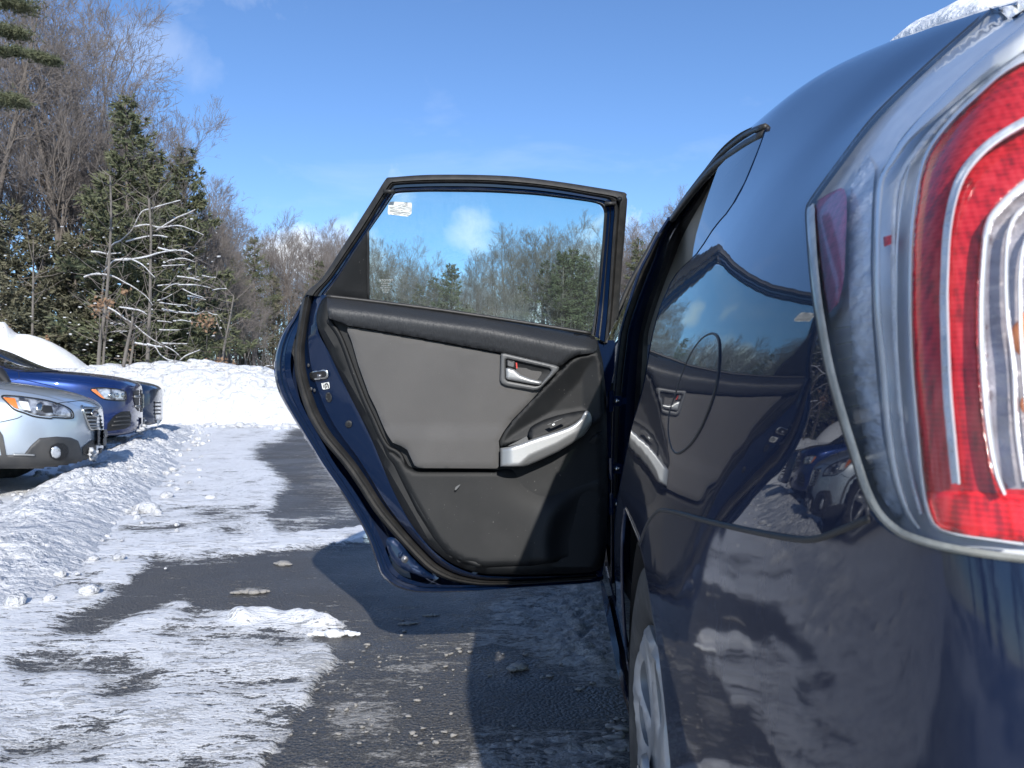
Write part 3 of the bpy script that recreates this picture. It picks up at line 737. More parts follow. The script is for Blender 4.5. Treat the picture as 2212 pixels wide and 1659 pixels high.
gf = np.stack([gi[:-1, :-1], gi[:-1, 1:], gi[1:, 1:], gi[1:, :-1]], -1).reshape(-1, 4)
gtri = np.vstack([gf[:, [0, 1, 2]], gf[:, [0, 2, 3]]])
BV = BVHTree.FromPolygons([tuple(p) for p in gp], [tuple(int(k) for k in f) for f in gtri])
GST = np.stack([gs.ravel(), gt.ravel()], 1)
from mathutils.geometry import barycentric_transform
def hit(u, v):
    """picture ray -> (s, t, point) on the body surface"""
    d = (P(u, v, 1.0) - cam.location).normalized()
    h = BV.ray_cast(cam.location, d)
    if h[0] is None: h = BV.find_nearest(cam.location + d * (1.6 if u < 1700 else .7))
    p, fi = h[0], h[2]; f = gtri[fi]
    q = barycentric_transform(p, *[Vector(gp[k]) for k in f], *[Vector((GST[k][0], GST[k][1], 0)) for k in f])
    return q.x, q.y, p
def hs(pts): return [hit(u, v)[:2] for u, v in pts]
def surf_part(name, poly_st, mat, parent=CAR, sp=.10, holes=(), off=0.0, label=None, thick=0.0, bsp=.05):
    vs, ts, bd, _, _ = cdt(poly_st, sp, holes, bsp=bsp)
    p = SURF(vs[:, 0], vs[:, 1]); n = SNRM(vs[:, 0], vs[:, 1]); p = p + n * off
    fs = list(ts)
    a, b, c = (p[fs[0][k]] for k in range(3))
    nn = sum((np.cross(p[f[1]] - p[f[0]], p[f[2]] - p[f[0]]) @ n[f[0]]) for f in fs[:200])
    if nn < 0: fs = [f[::-1] for f in fs]
    V = p.tolist(); NR = n.tolist()
    if thick:
        idx = {}
        for e0, e1 in border(fs):
            for q in (e0, e1):
                if q not in idx:
                    idx[q] = len(V); V.append((p[q] - n[q] * thick).tolist()); NR.append(n[q].tolist())
            fs.append((e1, e0, idx[e0], idx[e1]))
    o = link(name, V, fs, mat, parent, True, label=label, normals=NR)
    return o
def surf_tube(name, pts_uv, r, mat, parent=CAR, off=0.0, closed=False, per=5, n=6, label=None, st=None):
    if st is None: st = [hit(u, v)[:2] for u, v in smoothc(pts_uv, closed, per)]
    st = resample(st, n=max(30, len(st)), closed=False)
    p = SURF(st[:, 0], st[:, 1]) + SNRM(st[:, 0], st[:, 1]) * off
    if closed: p = np.vstack([p, p[:1]])
    mb = MB(); mb.tube([tuple(q) for q in p], r, n, caps=not closed); return mb.build(name, mat, parent, label=label)

APER = [(1655, 276), (1640, 318), (1610, 392), (1578, 450), (1544, 490), (1506, 547), (1459, 594), (1430, 655), (1418, 690), (1406, 740), (1392, 825), (1377, 880), (1364, 924), (1352, 985), (1340, 1045), (1331, 1100), (1327, 1150), (1328, 1230), (1331, 1300)]
ARCH_F = [(1351, 1097), (1345, 1140), (1343, 1200), (1344, 1280), (1348, 1350), (1355, 1430), (1364, 1520), (1372, 1600)]
ARCH_B = [(1351, 1097), (1361, 1118), (1373, 1146), (1384, 1176), (1397, 1229), (1413, 1324), (1424, 1390), (1432, 1451), (1444, 1560), (1453, 1659), (1466, 1790)]
SEAM = [(1384, 1176), (1394, 1150), (1403, 1130), (1418, 1110), (1434, 1103), (1475, 1111), (1533, 1127), (1620, 1147), (1714, 1164), (1769, 1165), (1823, 1146), (1886, 1120)]
LIGHT_L = [(2290, -120), (2161, 0), (2068, 82), (1985, 157), (1889, 251), (1817, 344), (1755, 428), (1744, 450), (1743, 475), (1749, 565), (1757, 640), (1765, 692), (1784, 794), (1814, 904), (1843, 997), (1864, 1060), (1890, 1111), (1928, 1149), (1970, 1170), (2055, 1193), (2212, 1216), (2420, 1236)]
ap_st = hs(smoothc(APER, per=4)); af_st = hs(smoothc(ARCH_F, per=3)); ab_st = hs(smoothc(ARCH_B, per=3)); sm_st = hs(smoothc(SEAM, per=4)); ll_st = hs(smoothc(LIGHT_L, per=5))

def i_of(st, uv):
    return min(range(len(st)), key=lambda k: (st[k][0] - uv[0]) ** 2 * 4 + (st[k][1] - uv[1]) ** 2)
SM = NI - 1 - .02; TM = NJ - 1 - .02; TR = 8.05          # TR: roof rail
def s_at(Y): return float(np.interp(Y, SURF(np.linspace(0, NI - 1, 400), np.full(400, 3.0))[:, 1], np.linspace(0, NI - 1, 400)))
s135, s225, s233 = s_at(1.40), s_at(2.22), s_at(2.30)
# light region closes outside the picture
light_poly = ll_st + [(3.2, 4.6), (3.2, 6.5), (4.5, 7.8), (7.5, 8.4)]
ia = 0
# quarter panel: aperture edge (down), wheel arch, bumper seam, light border, up over the roof and forward to the windscreen
front_arch_low = (af_st[-1][0], .25)
quarter = list(ap_st) + [(s_at(1.80), 1.35), (s_at(2.28), 1.25), (s_at(2.28), .1), (front_arch_low[0], .1)] + af_st[::-1][0:-1] + [p for p in ab_st[:10]] + sm_st[1:] \
    + ll_st[::-1][i_of(ll_st[::-1], sm_st[-1]):] + [(10.5, 8.6), (10.5, TM), (s_at(3.02), TM), (s_at(3.02), 8.6), (s_at(3.3), TR), (s_at(2.6), TR), (s_at(2.0), 8.02), (s_at(1.7), 8.0), (s_at(1.45), 7.9)]
surf_part('quarter_panel', quarter, M['paint'], sp=.16, bsp=.08, thick=.004)
k_l = i_of(ll_st, sm_st[-1])
bumper = ab_st[9:] + [(ab_st[-1][0] - .1, .05), (.05, .05), (.05, 4.3), (3.2, 4.5)] + ll_st[::-1][:len(ll_st) - k_l] + sm_st[::-1][:-1]
surf_part('rear_bumper', bumper, M['bumper'], sp=.16, bsp=.08, thick=.006, off=.0020)
surf_part('tailgate', [(.05, 4.36), (3.1, 4.62), (3.1, 6.6), (4.5, 7.9), (7.5, 8.5), (10.4, 8.7), (10.4, TM), (.05, TM)], M['paint'], sp=.3, bsp=.2, thick=.004)
# front half of the side
surf_part('front_door', [(s233, .1), (SM - 3.2, .1), (SM - 3.2, 5.1), (s233, 5.4)], M['paint'], sp=.3, bsp=.2, thick=.01)
surf_part('front_fender', [(SM - 3.15, .1), (SM, .1), (SM, TM), (SM - 3.3, TM), (SM - 3.15, 5.1)], M['paint'], sp=.3, bsp=.2, thick=.01)
surf_part('front_side_glass', [(s233 + .05, 5.5), (SM - 3.2, 5.2), (SM - 3.6, 7.0), (s_at(3.1), 7.9), (s233 + .05, 7.9)], M['cglass'], sp=.3, bsp=.2)
surf_part('windscreen', [(SM - 3.35, 7.2), (s_at(3.12), 8.5), (s_at(3.12), TM), (SM - 3.35, TM)], M['cglass'], sp=.3, bsp=.2)
surf_tube('window_seal', None, .007, M['rubber'], st=[(s_at(3.7), 5.35), (s_at(3.4), 6.6), (s_at(3.1), 7.7), (s_at(2.8), 7.98), (s_at(2.35), 8.0)])
surf_tube('drip_moulding', None, .006, M['seal'], st=[(s_at(3.2), 8.1), (s_at(2.8), 8.15), (s_at(2.3), 8.12), (s_at(1.9), 8.1), (s_at(1.6), 8.05), (s_at(1.42), 7.95), ap_st[0]], off=.002)
# seams
surf_tube('bumper_seam', SEAM, .0026, M['ink'], off=.0012)
surf_tube('wheel_arch_lip', ARCH_B, .0035, M['paint'], off=-.001)
surf_tube('wheel_arch_lip', ARCH_F, .0035, M['paint'], off=-.001)
# fuel filler door
FU = smoothc([(1540, 721), (1552, 731), (1555, 756), (1553, 800), (1545, 845), (1530, 890), (1512, 930), (1490, 962), (1466, 979), (1452, 968), (1445, 930), (1448, 890), (1461, 850), (1478, 800), (1498, 757), (1520, 730)], True, 3)
fst = [hit(u, v)[:2] for u, v in FU]
fo = surf_part('fuel_door', fst, M['paint'], sp=.09, off=.0008, thick=.003)
surf_tube('gap', FU, .0015, M['ink'], parent=fo, closed=True, per=2, off=.0002)
# quarter glass in the pillar
QG = [(1563, 330), (1590, 308), (1620, 297), (1650, 290), (1636, 322), (1606, 394), (1574, 452), (1540, 492), (1510, 540), (1494, 560), (1497, 535), (1503, 505), (1512, 474), (1522, 440), (1536, 400), (1550, 362)]
qg = surf_part('quarter_glass', hs(QG), M['qglass'], sp=.08, off=-.001, bsp=.04)
loft('aperture_seal', [[SURF(*x)[0] + SNRM(*x)[0] * .001 for x in ap_st], [SURF(*x)[0] - SNRM(*x)[0] * .012 + np.array([.004, .012, 0]) for x in ap_st]], M['paint_door'], CAR, n=60)
surf_tube('roof_seal', None, .009, M['seal'], st=[(ap_st[0][0], ap_st[0][1] - .08), (s_at(1.45), 7.78), (s_at(1.62), 7.88), (s_at(1.9), 7.95), (s_at(2.25), 7.95)], off=-.004)
tr = hit(1655, 281)
# door aperture jamb: B pillar and roof rail, strips at their own depth
def YJ(u, v): return min(2.30, F * .372 / max(u - 1204, 40))
E0 = [(1640, 268), (1600, 286), (1560, 318), (1520, 368), (1478, 424), (1446, 470), (1419, 513), (1400, 551), (1383, 584), (1362, 645), (1343, 710), (1337, 745), (1327, 850), (1323, 1000), (1322, 1160), (1322, 1260)]
E1 = [(1642, 276), (1605, 297), (1562, 328), (1527, 372), (1490, 424), (1458, 470), (1430, 513), (1417, 551), (1404, 584), (1380, 645), (1359, 710), (1354, 745), (1342, 850), (1334, 1000), (1332, 1160), (1330, 1260)]
E2 = [(1643, 279), (1606, 301), (1565, 332), (1536, 376), (1502, 428), (1474, 472), (1449, 513), (1437, 551), (1426, 584), (1402, 645), (1384, 712), (1379, 745), (1372, 850), (1366, 1000), (1362, 1160), (1360, 1260)]
E3 = [(1644, 282), (1607, 306), (1569, 337), (1544, 384), (1516, 436), (1494, 474), (1474, 513), (1459, 551), (1446, 584), (1423, 645), (1402, 712), (1399, 745), (1395, 850), (1390, 1000), (1388, 1160), (1386, 1260)]
E4 = [(1646, 286), (1612, 312), (1580, 345), (1564, 390), (1550, 440), (1538, 480), (1524, 520), (1510, 556), (1500, 590), (1474, 650), (1450, 712), (1446, 742)]
def ring(e, dy): return [P(u, v, YJ(u, v) + dy) for u, v in smoothc(e, per=4)]
loft('pillar_flange', [ring(E0, .0), ring([(a + (c - a) * .45, b + (d - b) * .45) for (a, b), (c, d) in zip(E0, E1)], .012), ring(E1, .05)], M['rubber'], CAR, n=90)
loft('pillar_jamb', [ring(E1, .045), ring([(a * .6 + c * .4, b * .6 + d * .4) for (a, b), (c, d) in zip(E1, E2)], .03), ring(E2, .06)], M['paint_door'], CAR, n=90)
loft('aperture_weatherstrip', [ring(E2, .055), ring([(a * .5 + c * .5, b * .5 + d * .5) for (a, b), (c, d) in zip(E2, E3)], .035), ring(E3, .09)], M['seal'], CAR, n=90)
loft('pillar_trim', [ring(E3[:12], .09), ring([(a * .5 + c * .5, b * .5 + d * .5) for (a, b), (c, d) in zip(E3, E4)], .07), ring(E4, .16)], M['tan'], CAR, n=70)
mb = MB(); e0 = ring(E0[5:], -.006); mb.tube(e0, .0045, 6); mb.build('pillar_edge', M['paint'], CAR)
mb = MB(); mb.tube([P(u, v, 3.1) for u, v in smoothc([(1331, 690), (1345, 650), (1362, 612), (1380, 578), (1400, 542), (1421, 503)])], .010, 6); mb.build('front_pillar', M['rubber'], CAR)
mb = MB(); e1 = ring(E1, .042)
mb.tube([e1[k] for k in range(0, len(e1), 2)], .0025, 5); mb.build('spot_weld_ridge', M['paint_door'], CAR)
# cabin: dark box, bench seat back, headliner
mb = MB(); mb.box((1.12, 2.55, .45), (1.35, 2.9, .1)); mb.box((1.12, .95, .62), (1.3, .08, .5)); mb.box((1.12, 3.95, .6), (1.3, .08, .6)); mb.build('cabin_shell', M['dark'], CAR, smooth=False)
mb = MB(); mb.box((1.12, 2.4, 1.43), (1.1, 1.5, .01)); mb.box((1.12, 2.4, 1.415), (1.02, 1.4, .01)); mb.build('headliner', M['tan'], CAR, smooth=False)
def seat(cx, cy, wd):
    mb = MB()
    mb.tube([(cx, cy + .25, .62), (cx, cy + .1, .66), (cx, cy - .08, .95), (cx, cy - .14, 1.12)], [wd * .3, wd * .34, wd * .3, wd * .18], 12, flat=.35, up=(0, 1, 0))
    o = mb.build('seat_back', M['seat'], CAR); hb = MB(); hb.tube([(cx, cy - .15, 1.14), (cx, cy - .16, 1.28)], [.1, .08], 10, flat=.5, up=(0, 1, 0)); hb.build('headrest', M['seat'], o)
for cx in (.75, 1.4): seat(cx, 1.75, 1.0); seat(cx, 2.9, .8)
# sill below the aperture
SI = [(1297, 1246), (1305, 1262), (1316, 1300), (1330, 1370), (1345, 1440), (1358, 1500), (1366, 1545)]
SI2 = [(1297, 1250), (1299, 1275), (1307, 1320), (1319, 1380), (1333, 1450), (1348, 1510), (1362, 1556)]
SI3 = [(1303, 1272), (1306, 1300), (1313, 1345), (1324, 1400), (1337, 1462), (1351, 1520), (1364, 1562)]
def YS(u, v): return float(np.interp(v, [1240, 1560], [2.45, 1.50]))
loft('sill', [ring2 for ring2 in ([P(u, v, YS(u, v)) for u, v in SI], [P(u, v, YS(u, v) - .004) for u, v in SI2], [P(u + 2, v + 14, YS(u, v) + .02) for u, v in SI3], [P(u + 40, v + 16, YS(u, v) + .06) for u, v in SI3])], M['paint'], CAR, n=40)
# hinges
for v in (866, 1010, 1085):
    mb = MB(); p = P(1326, v, 2.19); mb.box(p, (.035, .05, .028)); mb.tube([p + Vector((-.012, -.03, -.03)), p + Vector((-.012, -.03, .03))], .008, 8)
    mb.box(p + Vector((.02, .0, .0)), (.03, .03, .018)); o = mb.build('hinge', M['paint_door'], CAR, smooth=False)
    b2 = MB(); b2.tube([p + Vector((.004, -.028, 0)), p + Vector((.004, -.038, 0))], .007, 6); b2.build('bolt', M['steel'], o)
# ---------------- wheel
WC = Vector((AX * 1.085 + .137, 1.085, .318)); WR = Matrix.Rotation(-math.atan(AX), 3, 'Z')
def wp(x, y, z): return WC + WR @ Vector((x, y, z))          # x: inward, y forward, z up
def lathe(prof, n=72, ph=0):
    vs = []; fs = []
    for k in range(n):
        a = 2 * math.pi * k / n
        for x, r in prof: vs.append(wp(x, r * math.cos(a), r * math.sin(a)))
    m = len(prof)
    for k in range(n):
        for i in range(m - 1): fs.append((k * m + i, k * m + i + 1, ((k + 1) % n) * m + i + 1, ((k + 1) % n) * m + i))
    return vs, fs
wheel = MB(); v_, f_ = lathe([(.012, .205), (.002, .212), (-.006, .235), (-.010, .262), (-.004, .288), (.008, .303), (.02, .312), (.05, .316), (.15, .316), (.18, .306), (.20, .28), (.2, .21)]); wheel.add(v_, f_)
wh = wheel.build('wheel', M['tyre'], CAR)
tr_ = MB()
for k in range(60):
    a = 2 * math.pi * k / 60
    for x0 in (.045, .095, .145):
        tr_.box(wp(x0, .3165 * math.cos(a), .3165 * math.sin(a)), (.03, .02, .006), WR @ Matrix.Rotation(a - math.pi / 2, 3, 'X'))
tr_.build('tread_block', M['tyre'], wh, smooth=False)['kind'] = 'stuff'
# hub cap with almond openings, dished
out = [(math.cos(2 * math.pi * k / 96) * .205, math.sin(2 * math.pi * k / 96) * .205) for k in range(96)]
holes = []
for k in range(5):
    for sgn in (1, -1):
        a = math.radians(18 + 72 * k) + sgn * math.radians(15.5); h = []
        for j in range(20):
            t = 2 * math.pi * j / 20; rr = .132 + .052 * math.cos(t); ww = .023 * math.sin(t) * (1.25 - .5 * math.cos(t) * -1) * (.9 + .35 * math.cos(t))
            h.append((rr * math.cos(a) - ww * math.sin(a), rr * math.sin(a) + ww * math.cos(a)))
        holes.append(h)
vs, ts, bd, _, _ = cdt(out, .011, holes, bsp=.007)
V = []
for (y, z), d in zip(vs, bd):
    r = math.hypot(y, z); an = math.atan2(z, y)
    x = -.010 + .016 * (1 - min(1, r / .2)) ** .5 - .012 * math.exp(-(r / .035) ** 2) + (.006 * max(0, 1 - d / .012) ** 2) - .004 * math.cos(5 * (an - math.radians(18))) * (r / .2)
    if r > .195: x += (r - .195) * .5
    V.append(wp(x, y, z))
n0 = len(V); idx = {}; fs = list(ts)
for a, b in border(ts):
    for q in (a, b):
        if q not in idx: idx[q] = len(V); V.append(V[q] + WR @ Vector((.014, 0, 0)))
    fs.append((b, a, idx[a], idx[b]))
hc = link('hubcap', V, fs, M['hub'], wh); hc.data.set_sharp_from_angle(angle=math.radians(40))
v_, f_ = lathe([(.03, 0), (.035, .07), (.06, .1), (.075, .17), (.05, .205)], 40); b = MB(); b.add(v_, f_); b.build('rim', M['dark'], wh)
v_, f_ = lathe([(-.020, .0), (-.019, .018), (-.016, .026), (-.008, .029)], 36); b = MB(); b.add(v_, f_); b.build('centre_cap', M['hub'], wh)
b = MB()
for k in range(24):
    a = 2 * math.pi * k / 24; a2 = 2 * math.pi * (k + 1) / 24
    for (ry, rz, cy, cz) in ((.016, .011, 0, 0), (.006, .011, 0, 0), (.0105, .0045, 0, .004)):
        b.tube([wp(-.0205, cy + ry * math.cos(a), cz + rz * math.sin(a)), wp(-.0205, cy + ry * math.cos(a2), cz + rz * math.sin(a2))], .0011, 4)
b.build('emblem', M['steel'], wh)
# arch liner
mb = MB(); n = 40; vs = []; fs = []
for k in range(n + 1):
    a = math.pi * (-.12 + 1.24 * k / n)
    for x in (.012, .03, .28):
        rr = .345 if x > .02 else .352
        vs.append(wp(x - .015, rr * math.cos(a), rr * math.sin(a)))
for k in range(n):
    for i in range(2): fs.append((k * 3 + i, k * 3 + i + 1, (k + 1) * 3 + i + 1, (k + 1) * 3 + i))
mb.add(vs, fs); mb.box(wp(.26, 0, .15), (.01, .7, .7), WR); mb.build('arch_liner', M['dark'], CAR)
mb = MB(); mb.box((1.15, 2.4, .27), (1.6, 4.2, .06)); mb.build('underbody', M['dark'], CAR, smooth=False)
for cx, cy in ((1.82, 1.085), (1.9, 3.78), (.50, 3.78)):
    c = Vector((cx, cy, .318)); b = MB(); p = [(-.09, .2), (-.1, .29), (-.08, .316), (.08, .316), (.1, .29), (.09, .2)]; vs = []; fs = []
    for k in range(32):
        a = 2 * math.pi * k / 32
        for x, r in p: vs.append(c + Vector((x, r * math.cos(a), r * math.sin(a))))
    for k in range(32):
        for i in range(5): fs.append((k * 6 + i, k * 6 + i + 1, ((k + 1) % 32) * 6 + i + 1, ((k + 1) % 32) * 6 + i))
    b.add(vs, fs); o = b.build('wheel', M['tyre'], CAR); b2 = MB(); b2.tube([c + Vector((-.08, 0, 0)), c + Vector((.08, 0, 0))], .2, 24); b2.build('rim', M['hub'], o)
# far side of the body so that the car is a closed volume
mb = MB(); q = SURF(gs[::10, ::10].ravel(), gt[::10, ::10].ravel()); sh = gs[::10, ::10].shape
mir = [(2 * (AX * p[1] + 1.0) - p[0], p[1], p[2]) for p in q]; ii = np.arange(len(q)).reshape(sh)
mb.add(mir, [tuple(int(z) for z in (ii[a, b_], ii[a + 1, b_], ii[a + 1, b_ + 1], ii[a, b_ + 1])) for a in range(sh[0] - 1) for b_ in range(sh[1] - 1) if not (s_at(1.3) < gs[0, b_ * 10] < s_at(3.6) and 5.3 < gt[a * 10, 0] < 7.9) and not (s_at(3.1) < gs[0, b_ * 10] < s_at(3.7) and gt[a * 10, 0] > 7.9)])
surf_part('light_block_sheet', [(.05, .1), (10.3, .1), (10.3, TM), (.05, TM)], M['dark'], sp=.5, bsp=.4, off=-.04)  # added unseen dark sheet inside the tail, stops sun leaking into the cabin
mb.build('far_side_body', M['paint'], CAR)
# ------------------------------------------------------------------ tail light
def LP(off):
    def f(u, v):
        s, t, p = hit(u, v); d = (p - cam.location).normalized(); n = Vector(tuple(SNRM(s, t)[0]))
        return p + d * (off / max(.35, abs(n.dot(d))))
    return f
def lens_mat(name, col, rough=.22, rib=420, ribs=.5, sparkle=.0, alpha=0):
    m = bpy.data.materials.new(name); m.use_nodes = True; n = m.node_tree; b = n.nodes['Principled BSDF']
    b.inputs['Base Color'].default_value = (*col, 1); b.inputs['Roughness'].default_value = rough; b.inputs['Coat Weight'].default_value = .4; b.inputs['Coat Roughness'].default_value = .03; b.inputs['Specular IOR Level'].default_value = .25
    t = N(n, 'ShaderNodeTexCoord')
    z = N(n, 'ShaderNodeTexNoise'); z.inputs['Scale'].default_value = 60; z.inputs['Detail'].default_value = 6
    mp = N(n, 'ShaderNodeMapping'); mp.inputs['Scale'].default_value = (2.0, 2.6, .4); L(n, t.outputs['Object'], mp.inputs['Vector']); L(n, mp.outputs[0], z.inputs['Vector'])
    wv = N(n, 'ShaderNodeTexWave', bands_direction='X'); wv.inputs['Scale'].default_value = 90; wv.inputs['Distortion'].default_value = 4; wv.inputs['Detail'].default_value = 3
    mp2 = N(n, 'ShaderNodeMapping'); mp2.inputs['Scale'].default_value = (1, .4, .05); L(n, t.outputs['Object'], mp2.inputs['Vector']); L(n, mp2.outputs[0], wv.inputs['Vector'])
    f = MATH(n, 'ADD', MATH(n, 'MULTIPLY', z.outputs['Fac'], .9), MATH(n, 'MULTIPLY', wv.outputs['Fac'], .10))
    g1 = N(n, 'ShaderNodeTexWave', bands_direction='Z', wave_profile='TRI'); g1.inputs['Scale'].default_value = 110; L(n, t.outputs['Object'], g1.inputs['Vector'])
    g2 = N(n, 'ShaderNodeTexWave', bands_direction='DIAGONAL', wave_profile='TRI'); g2.inputs['Scale'].default_value = 120
    mp3 = N(n, 'ShaderNodeMapping'); mp3.inputs['Scale'].default_value = (1, 1, 0); L(n, t.outputs['Object'], mp3.inputs['Vector']); L(n, mp3.outputs[0], g2.inputs['Vector'])
    f = MATH(n, 'ADD', f, MATH(n, 'MULTIPLY', MATH(n, 'ADD', MATH(n, 'SUBTRACT', g1.outputs['Fac'], .5), MATH(n, 'SUBTRACT', g2.outputs['Fac'], .5)), .14))
    d = tuple(c * .42 for c in col)
    h = tuple(min(1, c * 1.15 + .02) for c in col)
    L(n, RAMP(n, f, [(.30, d), (.52, col), (.75, h)]), b.inputs['Base Color'])
    bp = N(n, 'ShaderNodeBump'); bp.inputs['Strength'].default_value = ribs; bp.inputs['Distance'].default_value = .0008; L(n, f, bp.inputs['Height']); L(n, bp.outputs[0], b.inputs['Normal'])
    return m
M['lred'] = lens_mat('red_lens', (.48, .010, .018))
M['lred2'] = lens_mat('bright_red_lens', (.74, .010, .018), ribs=.25)
M['lmauve'] = lens_mat('side_reflector_lens', (.32, .05, .10), .3, ribs=.1)
M['chrome'] = MAT('lamp_chrome', (.86, .89, .93), .28, metal=.0, coat=.5, bump=(26, .25, .006, 5, (1, 1, 2.4)), var=(16, (.62, .66, .72), .4, .75))
M['chrome2'] = MAT('lamp_chrome_rippled', (.80, .83, .88), .3, metal=.0, coat=.4, bump=(55, .8, .006, 5, (1, 1, 2.8)), var=(42, (.42, .45, .50), .4, .7))
M['inner'] = MAT('inner_reflector', (.42, .39, .41), .3, metal=.4, bump=(50, .6, .004, 5, (1, 1, 2)), var=(50, (.24, .22, .235), .4, .7))
M['band'] = MAT('clear_plastic_rib', (.86, .87, .87), .18, coat=1, var=(30, (.70, .72, .74), .4, .8))
M['gasket'] = MAT('yellowed_lamp_edge', (.36, .36, .32), .45, coat=.6, bump=(300, .4, .001), var=(40, (.22, .215, .18), .4, .7))
M['amber'] = MAT('amber_bulb', (.75, .22, .04), .3, coat=1)
M['cover'] = GLASS('clear_lamp_cover', (.99, .99, .99), .5, 1.45, dirt=.03)
TL = [(p[0], p[1]) for p in LIGHT_L]
tl_out = smoothc(LIGHT_L, per=4) + [(2440, 1236), (2440, -140)]
cxm, cym = 2150, 620
def shrink(poly, k):
    """move the picture outline inward by k units"""
    a = np.array([tuple(p) for p in poly]); n = len(a); out = []
    for i in range(n):
        t = a[(i + 1) % n] - a[i - 1]; t = t / (np.linalg.norm(t) + 1e-9); nr_ = np.array([-t[1], t[0]])
        if (np.array([cxm, cym]) - a[i]) @ nr_ < 0: nr_ = -nr_
        out.append(tuple(a[i] + nr_ * k))
    return out
tail = patch('tail_light', tl_out, LP(.020), M['chrome'], CAR, sp=13, bsp=13)
tl = tail
loft('lamp_edge', [[LP(-.0032)(u, v) for u, v in smoothc(LIGHT_L[7:], per=5)], [LP(-.0045)(u, v) for u, v in shrink(smoothc(LIGHT_L[7:], per=5), 6)], [LP(-.0034)(u, v) for u, v in shrink(smoothc(LIGHT_L[7:], per=5), 17)]], M['gasket'], tl, n=110)
loft('gap', [[LP(-.0005)(u, v) for u, v in shrink(smoothc(LIGHT_L, per=5), -4)], [LP(-.0005)(u, v) for u, v in shrink(smoothc(LIGHT_L, per=5), 2)]], M['ink'], tl, n=150)
def band(name, pts, width, off, mat, h=.004, per=5):
    """raised rib along a picture curve, width per point in picture units"""
    c = np.array(smoothc([(x, y, q) for (x, y), q in zip(pts, width)], per=per)); n = len(c)
    R = [[], [], [], []]
    for i in range(n):
        t = c[min(i + 1, n - 1), :2] - c[max(i - 1, 0), :2]; t /= np.linalg.norm(t) + 1e-9; nr_ = np.array([-t[1], t[0]]); wd = c[i, 2] / 2
        for k, (o, hh) in enumerate(((-1, 0), (-.45, h), (.45, h), (1, 0))):
            q = c[i, :2] + nr_ * o * wd; R[k].append(LP(off - hh)(q[0], q[1]))
    return loft(name, R, mat, tl, n=max(40, n), angle=75)
RL = [(2440, 60), (2212, 129), (2104, 211), (2032, 286), (1996, 346), (1978, 430), (1968, 520), (1966, 600), (1966, 688), (1970, 794), (1983, 942), (1991, 1027), (2004, 1103), (2025, 1141), (2080, 1157), (2212, 1175), (2440, 1190)]
R3 = [(2440, 190), (2300, 222), (2212, 265), (2139, 310), (2086, 365), (2061, 422), (2046, 501), (2041, 594), (2040, 667), (2046, 836), (2055, 942), (2065, 1044)]
R4 = [(2440, 300), (2300, 345), (2212, 401), (2168, 440), (2136, 483), (2125, 560), (2120, 667), (2123, 794), (2135, 921), (2152, 1018), (2171, 1069)]
patch('red_lens', smoothc(RL, per=4) + [(2440, 1060), (2172, 1056), (2152, 1010), (2135, 921), (2123, 794), (2118, 667), (2124, 560), (2136, 483), (2168, 440), (2212, 401), (2300, 345), (2440, 300)], LP(.012), M['lred'], tl, sp=12, rnd=.002, rr=10, skirt=.006)
patch('lower_red_lens', [(1999, 1062), (2006, 1103), (2025, 1139), (2080, 1155), (2212, 1172), (2440, 1188), (2440, 1074), (2250, 1072), (2170, 1068), (2100, 1060)], LP(.010), M['lred2'], tl, sp=12, rnd=.002, rr=8, skirt=.004)
patch('inner_reflector', [(2176, 1062), (2158, 1015), (2142, 921), (2131, 794), (2126, 667), (2132, 560), (2142, 488), (2172, 446), (2214, 408), (2440, 310), (2440, 1062)], LP(.014), M['inner'], tl, sp=12)
band('clear_rib', RL[:-1], [12, 12, 12, 11, 10, 9, 8, 8, 8, 8, 8, 9, 9, 8, 7, 7], .011, M['band'], .003)
band('clear_rib', [(x - 30, y + 4) for x, y in RL[4:11]] + [(1958, 960)], [4, 5, 7, 7, 7, 7, 6, 5], .014, M['band'], .003)
band('outer_rib', [(2290, 10), (2212, 80), (2120, 150), (2020, 240), (1960, 298), (1928, 345), (1906, 380), (1898, 430), (1894, 540), (1896, 667), (1909, 794), (1919, 921), (1936, 1027), (1960, 1105), (1985, 1142)], [50, 46, 40, 30, 20, 16, 15, 14, 14, 16, 17, 17, 17, 14, 9], .012, M['band'], .005)
band('housing_step', [(2212, 118), (2120, 182), (2040, 255), (1985, 320), (1950, 372), (1934, 440), (1930, 560), (1932, 700), (1938, 800), (1950, 930), (1968, 1030), (1990, 1110)], [16, 16, 14, 12, 12, 12, 12, 12, 12, 12, 12, 10], .015, M['chrome2'], .002)
band('lens_rib', R3, [26, 24, 22, 21, 20, 19, 19, 19, 20, 21, 21, 20], .009, M['chrome2'], .004)
band('lens_rib_edge', [(x + 6, y + 2) for x, y in R3], [9] * 5 + [7] * 6 + [8], .0045, M['band'], .002)
band('inner_rib', R4, [24, 22, 21, 19, 17, 16, 16, 17, 17, 15, 10], .008, M['band'], .005)
band('inner_rib', [(2440, 360), (2300, 400), (2216, 446), (2184, 486), (2174, 560), (2176, 680), (2190, 790), (2196, 921), (2212, 1040)], [14, 12, 11, 11, 11, 11, 12, 12, 10], .009, M['band'], .004)
band('inner_rib', [(2440, 400), (2300, 440), (2232, 490), (2206, 560), (2204, 680), (2210, 790), (2222, 930), (2240, 1040)], [10] * 8, .010, M['band'], .003)
patch('side_reflector', [(1760, 436), (1790, 418), (1814, 406), (1824, 408), (1829, 425), (1829, 470), (1824, 594), (1820, 620), (1812, 654), (1789, 678), (1778, 620), (1768, 540), (1760, 480)], LP(.009), M['lmauve'], tl, sp=9, rnd=.0015, rr=5, skirt=.003)
